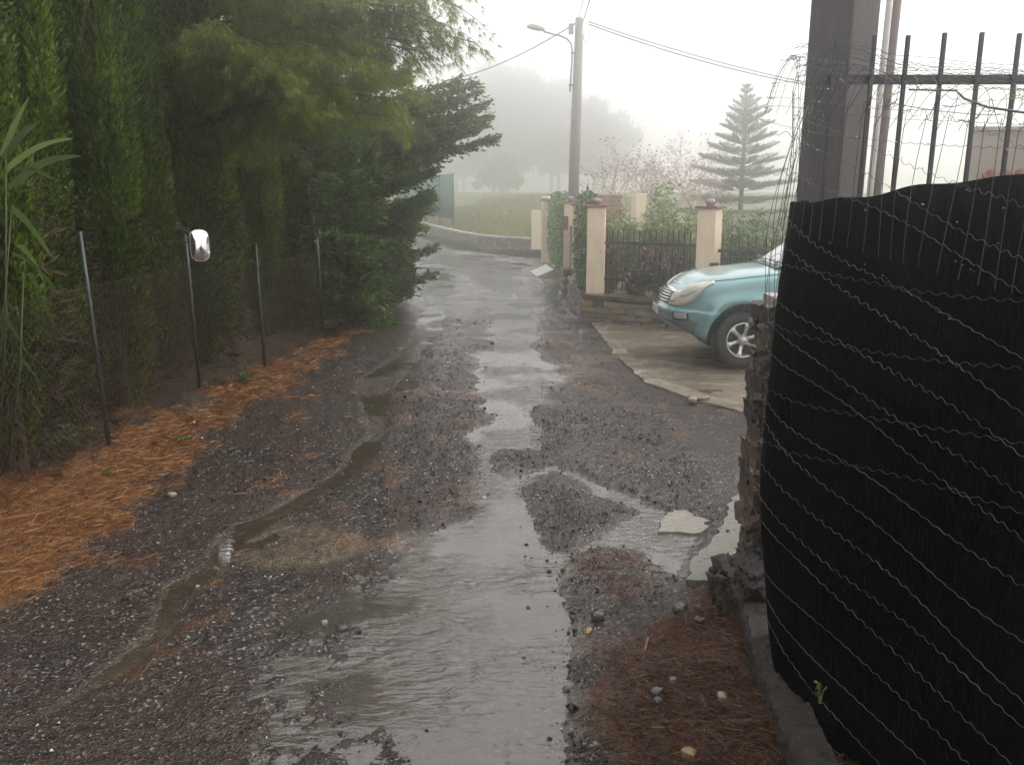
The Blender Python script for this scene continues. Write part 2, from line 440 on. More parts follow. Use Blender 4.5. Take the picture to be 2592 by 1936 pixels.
# ---- water standing and running over the road (it shows wherever the ground lies below it)
def water_material(name, lo, hi, cloudy):
    m, nt, b = new_mat(name); L = nt.links.new
    nt.nodes.remove(b)
    tc = N(nt, 'ShaderNodeTexCoord')
    mp = N(nt, 'ShaderNodeMapping'); mp.inputs['Scale'].default_value = (7, 17, 1); mp.inputs['Rotation'].default_value = (0, 0, R(-30))
    L(tc.outputs['Object'], mp.inputs[0])
    wv = N(nt, 'ShaderNodeTexNoise', i_Scale=1.0, i_Detail=3, i_Roughness=.55, i_Distortion=.6); L(mp.outputs[0], wv.inputs['Vector'])
    pt = N(nt, 'ShaderNodeTexNoise', i_Scale=.95, i_Detail=3); L(tc.outputs['Object'], pt.inputs['Vector'])
    am = N(nt, 'ShaderNodeMapRange'); am.inputs[1].default_value = .46; am.inputs[2].default_value = .60; am.inputs[3].default_value = .035; am.inputs[4].default_value = 1.0
    L(pt.outputs[0], am.inputs[0])
    bp = N(nt, 'ShaderNodeBump'); bp.inputs['Distance'].default_value = .045; L(am.outputs[0], bp.inputs['Strength']); L(wv.outputs[0], bp.inputs['Height'])
    mud = ramp(nt, [(.35, lo), (.65, hi)]); L(pt.outputs[0], mud.inputs[0])
    df = N(nt, 'ShaderNodeBsdfDiffuse'); L(mud.outputs[0], df.inputs[0]); L(bp.outputs[0], df.inputs['Normal'])
    tr = N(nt, 'ShaderNodeBsdfTransparent'); m1 = N(nt, 'ShaderNodeMixShader'); m1.inputs[0].default_value = cloudy
    L(tr.outputs[0], m1.inputs[1]); L(df.outputs[0], m1.inputs[2])
    gl = N(nt, 'ShaderNodeBsdfGlossy'); gl.inputs['Roughness'].default_value = .02; L(bp.outputs[0], gl.inputs['Normal'])
    fr = N(nt, 'ShaderNodeFresnel'); fr.inputs[0].default_value = 1.85; L(bp.outputs[0], fr.inputs['Normal'])
    m2 = N(nt, 'ShaderNodeMixShader'); L(fr.outputs[0], m2.inputs[0]); L(m1.outputs[0], m2.inputs[1]); L(gl.outputs[0], m2.inputs[2])
    L(m2.outputs[0], nt.nodes['Material Output'].inputs['Surface'])
    return m
div = [(-1.8, 2.2), (-1.72, 5), (-1.5, 6.3), (-1.22, 7.5), (-.95, 10), (-.64, 13), (-.52, 16), (-.5, 33)]      # the gravel ridge parts two streams
def sheet(name, mat, side):
    far_x = -6 if side < 0 else 2.2
    v = []
    for x, y in div: v += [(x, y, 0), (far_x, y, 0)]
    q = [(i * 2, i * 2 + 1, i * 2 + 3, i * 2 + 2) if side > 0 else (i * 2 + 1, i * 2, i * 2 + 2, i * 2 + 3) for i in range(len(div) - 1)]
    link(name, np_mesh(name, v, q), mat, kind='structure')
sheet('puddle_water', water_material('silty_rain_water', (.10, .085, .065), (.22, .205, .18), .32), 1)
sheet('runoff_water', water_material('brown_rain_water', (.06, .045, .028), (.10, .08, .055), .4), -1)

# ---- concrete driveway where the car stands
drive = g2([(1262,682),(1290,715),(1330,770),(1400,832),(1450,850),(1500,868),(1580,888),(1650,905)])
dpoly = [tuple(p) for p in drive] + [(3.6, 8.9), (9, 8.7), (9, 15.5), (4.4, 14.05), (3.2, 14.72), (2.6, 15.1), (1.4, 15.86)]
def slab_mesh(name, poly, z0, z1, step=.12, amp=.006):
    p = np.array(poly); lo, hi = p.min(0), p.max(0)
    bm = bmesh.new()
    top = [bm.verts.new((x, y, z1)) for x, y in poly]; bot = [bm.verts.new((x, y, z0)) for x, y in poly]
    n = len(poly)
    f = bm.faces.new(top)
    for i in range(n): bm.faces.new((top[i], bot[i], bot[(i + 1) % n], top[(i + 1) % n]))
    bmesh.ops.recalc_face_normals(bm, faces=bm.faces)
    me = bpy.data.meshes.new(name); bm.to_mesh(me); bm.free(); return me
def concrete_material(name, c1, c2, wet=.2, sc=1.6):
    m, nt, b = new_mat(name); L = nt.links.new
    tc = N(nt, 'ShaderNodeTexCoord'); mp = N(nt, 'ShaderNodeMapping'); mp.inputs['Scale'].default_value = (.8, 1.1, 1); L(tc.outputs['Object'], mp.inputs[0])
    n = N(nt, 'ShaderNodeTexNoise', i_Scale=sc, i_Detail=9, i_Roughness=.6, i_Distortion=.3); L(mp.outputs[0], n.inputs['Vector'])
    r = ramp(nt, [(.32, c2), (.5, c1), (.7, tuple(x * 1.25 for x in c1))]); L(n.outputs[0], r.inputs[0]); L(r.outputs[0], b.inputs['Base Color'])
    q = N(nt, 'ShaderNodeMapRange'); q.inputs[1].default_value = .35; q.inputs[2].default_value = .62; q.inputs[3].default_value = .07; q.inputs[4].default_value = wet + .1
    L(n.outputs[0], q.inputs[0]); L(q.outputs[0], b.inputs['Roughness'])
    n2 = N(nt, 'ShaderNodeTexNoise', i_Scale=9.0, i_Detail=6); L(mp.outputs[0], n2.inputs['Vector'])
    bp = N(nt, 'ShaderNodeBump'); bp.inputs['Strength'].default_value = .35; bp.inputs['Distance'].default_value = .02; L(n2.outputs[0], bp.inputs['Height']); L(bp.outputs[0], b.inputs['Normal'])
    b.inputs['IOR'].default_value = 1.36
    return m
link('driveway', slab_mesh('driveway', dpoly, -.15, .036), concrete_material('wet_concrete', (.165, .142, .108), (.13, .108, .08)), kind='structure')
# pale cement band along the driveway edge
def jitter_poly(poly, step=.06, amp=.012, seed=1):
    out_ = []; n = len(poly)
    for i in range(n):
        a, b_ = np.array(poly[i]), np.array(poly[(i + 1) % n]); k = max(1, int(np.linalg.norm(b_ - a) / step))
        for q in range(k):
            p = a + (b_ - a) * q / k; out_.append(p)
    out_ = np.array(out_); out_ += np.stack([fbm(out_[:, 0] * 7, out_[:, 1] * 7, seed, 4), fbm(out_[:, 0] * 7, out_[:, 1] * 7, seed + 50, 4)], -1) * amp * 5
    return [tuple(p) for p in out_]
inn = [(x + .16 + .10 * i / 7, y + .10) for i, (x, y) in enumerate(drive)]
link('driveway_edge', slab_mesh('driveway_edge', jitter_poly([(x - .02, y - .02) for x, y in drive] + inn[::-1], .07, .012), -.1, .040), concrete_material('pale_cement', (.20, .18, .14), (.12, .105, .08), .2, 3), kind='structure')
slab = g2([(1600,1075),(1582,1090),(1556,1150),(1500,1222),(1478,1268),(1560,1272),(1600,1262),(1660,1240),(1680,1080)])
link('cement_apron', slab_mesh('apron', jitter_poly([tuple(p) for p in slab], .04, .012, 5), -.08, .055), concrete_material('grey_green_cement', (.092, .092, .072), (.05, .05, .04), .35, 4), kind='structure')
patch = g2([(1420,1130),(1440,1108),(1490,1100),(1535,1112),(1545,1135),(1515,1152),(1460,1156),(1425,1148)])
link('cement_patch', slab_mesh('patch', jitter_poly([tuple(p) for p in patch], .04, .02, 8), -.06, .016), concrete_material('pale_patch_cement', (.15, .135, .11), (.10, .09, .072), .35, 5), kind='structure')

# ---- loose gravel, needles, stones
OCT_V = [(.5, 0, .0), (0, .45, .05), (-.5, .05, 0), (.03, -.5, 0), (.08, .05, .42), (0, 0, -.35)]
OCT_F = [(0, 1, 4), (1, 2, 4), (2, 3, 4), (3, 0, 4), (1, 0, 5), (2, 1, 5), (3, 2, 5), (0, 3, 5)]
g = np.random.default_rng(11)
n = 120000
yy = 2.9 * np.exp(g.uniform(0, 1, n) ** 1.25 * math.log(16 / 2.9)); xx = g.uniform(-.62, .36, n) * (yy + .6)
ok = (xx > -3.7) & (xx < 1.6)
xx, yy = xx[ok], yy[ok]; m_ = masks(xx, yy); dens = np.where(m_['sd'] > .03, .04 + .22 * sstep(.05, .4, m_['n1']) * sstep(-.3, .3, xx) + .75 * np.exp(-np.maximum(m_['sd'], 0) / .09), 1.0) * (1 - .55 * m_['needle']) * (1 - .8 * m_['left']) * (1 - .6 * m_['brown'])
dens *= .25 + 1.2 * sstep(-.35, .35, fbm(xx * 1.6, yy * 1.6, 77, 3))
keep = g.uniform(0, 1, len(xx)) < dens
xx, yy = xx[keep], yy[keep]; zz = ground_h(xx, yy)
sz = np.exp(g.normal(math.log(.0068), .5, len(xx))) * np.clip((yy / 5), .75, 1.8)
pos = np.stack([xx, yy, zz + sz * .18], -1)
d = g.normal(0, .25, (len(xx), 3)); d[:, 2] = 1
# dark clods washed into the shallow water beside the litter and along the stream
cn = 210; cyv = g.uniform(3.0, 6.2, cn); cxv = np.where(g.uniform(0, 1, cn) < .9, .36 - np.abs(g.normal(0, .15, cn)), g.uniform(-.8, .4, cn)) + .03 * (cyv - 3)
cs = np.exp(g.normal(math.log(.014), .45, cn)); cz = np.maximum(ground_h(cxv, cyv), -.006)
pos = np.concatenate([pos, np.stack([cxv, cyv, cz + cs * .2], -1)]); sz = np.concatenate([sz, cs]); dd_ = g.normal(0, .25, (cn, 3)); dd_[:, 2] = 1; d = np.concatenate([d, dd_])
V, F_, T = scatter(OCT_V, OCT_F, pos, d, sz, seed=3)
T[-cn * len(OCT_V):] *= .55
grm, nt, b = new_mat('wet_gravel')
a = N(nt, 'ShaderNodeAttribute', attribute_name='tint')
r = ramp(nt, [(0, (.006, .0055, .0055)), (.5, (.016, .0135, .013)), (.85, (.042, .033, .027)), (.965, (.13, .105, .08)), (.995, (.5, .46, .4))])
nt.links.new(a.outputs['Fac'], r.inputs[0]); nt.links.new(r.outputs[0], b.inputs['Base Color']); b.inputs['Roughness'].default_value = .12; b.inputs['IOR'].default_value = 1.36
link('road_gravel', np_mesh('gravel', V, F_, T), grm, kind='stuff', label='loose wet gravel and chips strewn over the broken road', category='gravel')

ndm, nt, b = new_mat('pine_needles')
a = N(nt, 'ShaderNodeAttribute', attribute_name='tint')
r = ramp(nt, [(0, (.03, .012, .005)), (.35, (.11, .040, .011)), (.7, (.26, .105, .024)), (1, (.42, .21, .055))])
nt.links.new(a.outputs['Fac'], r.inputs[0]); nt.links.new(r.outputs[0], b.inputs['Base Color']); b.inputs['Roughness'].default_value = .42
def needle_litter(name, label, n, box, seed, mass=None, tl=(.05, .12), dark=0.0, wide=1.0):
    g = np.random.default_rng(seed)
    xx = g.uniform(box[0], box[1], n); yy = g.uniform(box[2], box[3], n)
    mm = masks(xx, yy); pr = mm['needle'] if mass is None else mass(xx, yy, mm)
    k = g.uniform(0, 1, n) < pr; xx, yy = xx[k], yy[k]; nn = len(xx)
    zz = np.maximum(ground_h(xx, yy), .001) + g.uniform(.002, .022, nn)
    th = g.uniform(0, 2 * PI, nn); d = np.stack([np.cos(th), np.sin(th), g.normal(.0, .16, nn)], -1)
    L_ = g.uniform(tl[0], tl[1], nn)
    tv = [(-.5, 0, 0), (.5, 0, 0), (0, .5, .5), (-.35, 0, 1), (.35, 0, 1)]
    tf = [(0, 1, 2), (0, 2, 3), (1, 4, 2), (2, 4, 3)]
    V, F_, T = scatter(tv, tf, np.stack([xx, yy, zz], -1), d, L_, seed=seed, width=.0028 * wide * np.clip(yy / 5, .8, 2))
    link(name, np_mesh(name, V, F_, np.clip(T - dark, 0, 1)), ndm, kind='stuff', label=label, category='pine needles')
needle_litter('fallen_needles', 'orange carpet of fallen pine needles along the left fence', 68000, (-4.6, -1.6, 4.6, 14.5), 5, lambda x, y, m: m['needle'] * (x < -1.6), wide=.95)
needle_litter('fallen_needles', 'reddish brown needle litter beside the dark netted fence', 26000, (-.1, 1.5, 2.9, 5.4), 6, lambda x, y, m: m['needle'] * (x > -.1), dark=.5)  # dark lowers the needle tint to paint in the fence's shade
needle_litter('fallen_needles', 'thin drifts of washed needles scattered over the wet road', 14000, (-2.6, 1.6, 3.0, 14), 8,
              lambda x, y, m: .03 + .5 * m['needle'] * (x > -1.6) + .5 * np.exp(-((m['sd'] + .05) / .06) ** 2) * sstep(.05, .3, m['n1']) * (x < -.3), tl=(.03, .09))

stone_dark = pbr('wet_dark_stone', (.05, .047, .046), (.025, .024, .024), 22, .18, .35, .3, 60)
stone_pale = pbr('wet_pale_stone', (.26, .23, .19), (.14, .125, .10), 18, .3, .5, .3, 60)
stone_tan = pbr('wet_tan_stone', (.32, .19, .08), (.18, .11, .055), 18, .3, .5, .3, 60)
stones = [  # u, v in the photograph, size, material, label
    (1514, 1575, (.075, .06, .045), stone_dark, 'black lump of asphalt at the waters edge near the litter'),
    (1490, 1606, (.05, .03, .02), stone_tan, 'small ochre stone at the edge of the running water'),
    (1770, 1583, (.05, .04, .03), stone_pale, 'grey stone with pale top on the needle litter'),
    (1662, 1775, (.07, .05, .04), stone_dark, 'dark wet cobble beside the curved twig'),
    (1664, 1797, (.045, .04, .035), stone_dark, 'smaller dark stone just below the dark wet cobble'),
    (1702, 1742, (.04, .03, .02), stone_pale, 'small flat whitish stone between twig and kerb'),
    (1826, 1784, (.05, .04, .03), stone_pale, 'cream stone half sunk in needles near the kerb'),
    (1742, 1930, (.06, .045, .03), stone_tan, 'orange brown stone at the bottom of the needle litter'),
    (1722, 1546, (.10, .06, .035), stone_dark, 'flat black asphalt flake below the cement apron'),
    (866, 1592, (.06, .05, .035), stone_dark, 'dark stone lying alone on the left half of the road'),
    (822, 1578, (.03, .025, .03), stone_pale, 'little grey pebble left of the lone dark stone'),
    (1433, 1746, (.035, .03, .025), stone_dark, 'tiny black stone in the shallow water'),
    (1770, 1018, (.22, .16, .05), pbr('wet_brown_slate', (.2, .16, .13), (.11, .09, .075), 12, .25, .4, .4, 40), 'flat brown stone slab at the driveway mouth'),
    (1752, 1026, (.1, .09, .06), stone_pale, 'pale broken stone leaning on the flat brown slab'),
    (436, 1262, (.07, .05, .03), stone_pale, 'pale flat stone in the needle verge'),
    (1050, 1868, (.04, .035, .02), stone_dark, 'black chip by the crack at the lower edge of the road'),
]
for i, (u, v, s, m_, lab) in enumerate(stones):
    p = gp(u, v); z = float(ground_h(np.array([p.x]), np.array([p.y]))[0])
    if i in (12, 13): z = max(z, .045)
    me = rough_stone(*s, seed=i * 7 + 3, sub=3, amp=.17, sph=.5)
    o = link('stone', me, m_, loc=(p.x, p.y, max(z, -.02) + s[2] * .3), rot=(0, 0, i * 1.3), label=lab, category='stone')
tw = MB(); q = [gp(1640, 1628), gp(1628, 1680), gp(1625, 1730), gp(1650, 1760)]
tw.tube([(p.x, p.y, .035 + .012 * (i % 2)) for i, p in enumerate(q)], [.006, .0055, .005, .0025], 6)
bark = pbr('wet_bark', (.10, .075, .055), (.045, .034, .026), 18, .4, .6, .6, 50, stretch=(1, 1, .25))
tw.build('twig', pbr('pale_twig', (.22, .15, .11), (.1, .07, .05), 30, .4), smooth=True, label='thin curved twig lying on the needle litter', category='twig')
br = MB(); q = [gp(322, 1170), gp(370, 1188), gp(420, 1178), gp(462, 1164)]
br.tube([(p.x, p.y, .07 + .02 * (i % 2)) for i, p in enumerate(q)], [.007, .006, .005, .003], 6)
br.build('dry_twig', MATS['pale_twig'], smooth=True, label='pale dry twig lying on the left needle verge', category='twig')
# ------------------------------------------------------------------ left: cypress row, fence, mirror, pine
cy_leaf = leafmat('cypress_leaf', [(0, (.012, .026, .003)), (.45, (.08, .138, .010)), (.8, (.165, .24, .02)), (1, (.24, .31, .034))], trans=.38)
dead_leaf = leafmat('dead_cypress_twigs', [(0, (.012, .008, .005)), (.6, (.032, .018, .010)), (1, (.06, .032, .017))], rough=.8, trans=.1)
ley_leaf = leafmat('leyland_leaf', [(0, (.024, .052, .010)), (.45, (.08, .14, .022)), (.8, (.135, .205, .034)), (1, (.19, .26, .048))], trans=.42)
pine_leaf = leafmat('pine_leaf', [(0, (.07, .11, .012)), (.45, (.17, .235, .026)), (.8, (.24, .31, .042)), (1, (.30, .36, .07))], trans=.5)

SPRIG_V = [(0, 0, 0), (.05, 0, .3), (0, 0, 1), (-.05, 0, .3), (.22, .03, .62), (-.22, .03, .62), (.2, -.05, .36), (-.2, -.05, .36), (0, .16, .72)]
SPRIG_F = [(0, 1, 2), (0, 2, 3), (0, 1, 6), (0, 7, 3), (1, 4, 2), (3, 2, 5), (1, 8, 2)]

def cypress_mesh(seed, h=7.0, rmax=.265, plumes=80, per=300, z0min=.02):
    g = np.random.default_rng(seed); P, D, S, Bt = [], [], [], []
    for i in range(plumes):
        z0 = z0min + (h - 1.6) * (i / plumes) ** 1.3 + g.uniform(-.15, .15)
        th = (i % 7) * 2 * PI / 7 + g.uniform(-.16, .16) + seed; L = g.uniform(1.3, 2.4)
        zm = z0 + L * .5
        ro = rmax * math.sqrt(max(.05, 1 - (zm / h) ** 2.6)) * g.uniform(.72, 1.1) * (.8 + .2 * min(1, zm / 1.6))
        rad = g.uniform(.08, .125)
        n = int(per * L / 1.4); u = g.uniform(0, 1, n) ** .9; ph = g.uniform(0, 2 * PI, n)
        ax = ro * np.minimum(1, .25 + 2.2 * u) ** .6 * (1 - .25 * np.maximum(0, u - .7) / .3)
        bend = .10 * np.sin(u * 3 + i)
        cx = ax * math.cos(th + 0) - bend * math.sin(th); cyy = ax * math.sin(th) + bend * math.cos(th)
        rr = rad * np.sin(np.clip(u, .02, 1) ** .7 * PI) ** .7 * g.uniform(.55, 1.15, n)
        P.append(np.stack([cx + rr * np.cos(ph), cyy + rr * np.sin(ph), z0 + u * L], -1))
        o = np.stack([.45 * np.cos(ph) + .25 * math.cos(th), .45 * np.sin(ph) + .25 * math.sin(th), np.full(n, 1.)], -1) + g.normal(0, .2, (n, 3))
        D.append(o); S.append(g.uniform(.055, .11, n))
        Bt.append(np.full(n, g.uniform(-.28, .22)))
    P, D, S, Bt = map(np.concatenate, (P, D, S, Bt))
    V, F_, T = scatter(SPRIG_V, SPRIG_F[2:], P, D, S, seed=seed, width=S * .62)
    return np_mesh('cypress_crown', V, F_, np.clip(T + np.repeat(Bt, len(SPRIG_V)), 0, 1))

def dead_mesh(seed):
    g = np.random.default_rng(seed); n = 900
    th = g.uniform(0, 2 * PI, n); r_ = g.uniform(.05, .42, n); z = g.uniform(.15, 2.2, n)
    P = np.stack([r_ * np.cos(th), r_ * np.sin(th), z], -1)
    D = np.stack([np.cos(th), np.sin(th), g.normal(.1, .6, n)], -1)
    V, F_, T = scatter(SPRIG_V, SPRIG_F, P, D, g.uniform(.08, .24, n), seed=seed, width=g.uniform(.03, .1, n))
    return np_mesh('dead_twigs', V, F_, T)

def trunk_mesh(h, r0, seed, lean=(0, 0), n=9):
    g = random.Random(seed); pts, rs = [], []
    for i in range(n):
        t = i / (n - 1)
        pts.append((lean[0] * t + g.uniform(-.03, .03) * (i > 0), lean[1] * t + g.uniform(-.03, .03) * (i > 0), -.25 + (h + .25) * t)); rs.append(r0 * (1 - .85 * t) * (1.35 if i == 0 else 1))
    return MB().tube(pts, rs, 9).mesh('trunk', smooth=True)

crowns = [cypress_mesh(s, per=400) for s in (1, 2, 3)]
deads = [dead_mesh(s) for s in (31, 32)]
trk = [trunk_mesh(6.2, .085, s) for s in (5, 6)]
cyp_lab = ['cypress at the left edge of the picture behind the reed', 'second cypress from the left edge, behind the leftmost fence post',
  'cypress just right of the leftmost fence post', 'cypress left of the small mirror with a dark gap beside it',
  'cypress directly behind the small mirror', 'narrow cypress just right of the small mirror',
  'bright green cypress behind the third fence post', 'last cypress of the row, next to the dark spreading conifer', 'cypress mostly hidden at the far left margin']
cyp_at = [(-3.95, 6.6, 0), (-4.2, 7.7, 1), (-4.05, 8.85, 2), (-4.2, 10.0, 0), (-4.0, 11.2, 1), (-4.15, 12.35, 2), (-3.9, 13.5, 0), (-3.85, 14.65, 1), (-4.15, 5.5, 2)]
for i, ((x, y, k), lab) in enumerate(zip(cyp_at, cyp_lab)):
    t = thing('cypress_tree', (x, y, .08), lab, 'tree', 'cypress row along the left fence', rot=(0, 0, i * 1.9))
    t.scale = (1 + .08 * math.sin(i * 2.1), 1 + .08 * math.sin(i * 2.1), 1 + .06 * math.cos(i * 1.7))
    link('trunk', trk[i % 2], bark, t); link('crown', crowns[k], cy_leaf, t); link('dead_twigs', deads[i % 2], dead_leaf, t)
# second, denser row behind: closes the view between the columns
for i, y in enumerate((6.0, 7.4, 8.8, 10.2, 11.6, 13.0, 14.6)):
    t = thing('cypress_tree', (-5.75 + .12 * math.sin(i * 2), y, .15), 'rear row cypress glimpsed in the gap ' + ['at the far left margin behind the reed', 'left of the leftmost fence post', 'just right of the leftmost fence post', 'left of the small mirror', 'behind the small mirror', 'right of the small mirror', 'beside the last front cypress'][i], 'tree', 'rear cypress row', rot=(0, 0, i * 2.3 + 1))
    t.scale = (1.5, 1.5, 1.12)
    link('trunk', trk[i % 2], bark, t); link('crown', crowns[(i + 1) % 3], cy_leaf, t); link('dead_twigs', deads[i % 2], dead_leaf, t)

def bough_tree(seed, h, R_, nb, targets=(), zlo=.3, per=26, sp=(.10, .2), droop=.25, prof=None):
    """conifer with sweeping boughs; returns crown mesh and wood mesh in local space"""
    g = np.random.default_rng(seed); P, D, S = [], [], []; wood = MB(); jobs = []
    for i in range(nb):
        z = zlo + (h - zlo) * (i / nb) ** .95; th = i * 2.39996 + g.uniform(-.3, .3)
        L = R_ * (prof(z / h) if prof else (1 - (z / h) ** 1.6) ** .8) * g.uniform(.7, 1.1) + .25
        jobs.append(((0, 0, z), (L * math.cos(th), L * math.sin(th), z + g.uniform(.0, .35) * L)))
    for a, c in targets: jobs.append((a, c))
    for a, c in jobs:
        a, c = np.array(a), np.array(c); L = np.linalg.norm(c - a); dv = (c - a) / L
        wood.tube([tuple(a + (c - a) * t + np.array([0, 0, droop * L * .35 * math.sin(t * PI) * -.4])) for t in (0, .35, .7, 1)], [.012 + .012 * L, .009 + .008 * L, .006 + .004 * L, .002], 4, cap=False)
        nn = int(per * L) + 6
        for k in range(nn):
            u = g.uniform(.12, 1) ** .8
            p0 = a + (c - a) * u; p0[2] -= droop * L * .14 * math.sin(u * PI)
            side = np.cross(dv, [0, 0, 1]); side /= np.linalg.norm(side) + 1e-9
            sg = 1 if k % 2 else -1
            bl = (.16 + .34 * (1 - u) ** .7 * min(L, 1.6)) * g.uniform(.6, 1.2)
            bd = dv * g.uniform(.7, 1.2) + side * sg * g.uniform(.3, .75) * (1.2 - .7 * u) + np.array([0, 0, g.uniform(-.35, .25)])
            bd /= np.linalg.norm(bd)
            m_ = 7; t = (np.arange(m_) + .5) / m_
            q = p0 + bd * bl * t[:, None]; q[:, 2] -= droop * .25 * bl * t ** 2
            q += g.normal(0, .03, q.shape)
            P.append(q); dd = bd + g.normal(0, .38, (m_, 3)) + np.array([0, 0, -.15]); D.append(dd); S.append(g.uniform(sp[0], sp[1], m_))
    P, D, S = map(np.concatenate, (P, D, S))
    V, F_, T = scatter(SPRIG_V, SPRIG_F, P, D, S, seed=seed)
    return np_mesh('crown', V, F_, T), wood.mesh('boughs')

# dark spreading conifer hanging over the road
o0 = Vector((-3.35, 17.6, 0))
tg = []
for (u, v, Y, zz) in ((1240, 352, 17.0, 2.6), (1228, 296, 17.2, 2.8), (1222, 262, 17.4, 3.0), (1205, 232, 17.6, 3.4), (1215, 318, 16.8, 2.5), (1150, 205, 17.6, 3.7), (1190, 215, 17.3, 3.6),
                      (1095, 430, 16.6, 1.9), (1085, 485, 16.6, 1.5), (1060, 540, 16.4, 1.0), (1040, 590, 16.2, .8), (1140, 378, 16.9, 2.2), (1100, 395, 16.6, 2.1), (1020, 620, 16.0, .7), (1080, 505, 16.8, 1.3),
                      (1160, 250, 17.0, 3.1), (1180, 290, 16.9, 2.9), (1170, 330, 16.9, 2.6), (1100, 250, 16.9, 3.4), (1080, 330, 16.6, 2.6), (1100, 300, 16.6, 2.9), (1050, 420, 16.4, 1.9), (1060, 500, 16.2, 1.3), (1040, 560, 16, 1.), (1020, 650, 15.8, .6)):
    p = at(u, v, Y) - o0; tg.append(((0, 0, zz + .25), (p.x, p.y, p.z)))
cm, wm = bough_tree(21, 5.6, 1.9, 95, tg, zlo=.25, per=42, sp=(.06, .125), prof=lambda t: .75 + .35 * math.sin(min(1, t * 1.25) * PI) * .6 - .75 * max(0, t - .72) / .28)
t = thing('spreading_conifer', o0, 'dark spreading conifer reaching far over the road', 'tree')
link('trunk', trunk_mesh(5.2, .17, 4), bark, t); link('boughs', wm, bark, t); link('crown', cm, ley_leaf, t)
cm2, wm2 = bough_tree(22, 4.6, 1.35, 95, (), zlo=.12, per=38, sp=(.06, .125), prof=lambda t: 1.0 - .25 * t - .7 * max(0, t - .75) / .25)
for i, (x, y, s, lab) in enumerate([(-3.55, 15.6, .95, 'shaggy conifer between the cypress row and the spreading conifer'), (-4.2, 20.3, .95, 'low dark conifer hedge tree beyond the spreading conifer'),
                                    (-4.9, 23.4, .85, 'farther conifer of the hedge where the road bends'), (-5.9, 27, .8, 'farthest conifer of the left hedge')]):
    t = thing('hedge_conifer', (x, y, .03), lab, 'tree', 'conifers along the left road edge', rot=(0, 0, i * 2.1)); t.scale = (s, s, s)
    link('trunk', trunk_mesh(4.0, .11, 40 + i), bark, t); link('boughs', wm2, bark, t); link('crown', cm2, ley_leaf, t)
# low leafy edge under the conifers
cm3, wm3 = bough_tree(23, 1.5, .6, 40, (), zlo=.05, per=34, sp=(.07, .15), prof=lambda t: 1 - .5 * t)
for i, (x, y, s, lab) in enumerate([(-2.95, 14.9, 1.0, 'low bushy conifer shoot at the foot of the last cypress'), (-2.85, 17.0, 1.1, 'low bushy shoot under the spreading conifer'), (-3.3, 19.4, 1.1, 'low bushy shoot at the far end of the shaded verge')]):
    t = thing('hedge_shrub', (x, y, .02), lab, 'shrub', 'low shoots along the left road edge', rot=(0, 0, i * 2)); t.scale = (s, s, s)
    link('stems', wm3, bark, t); link('crown', cm3, ley_leaf, t)

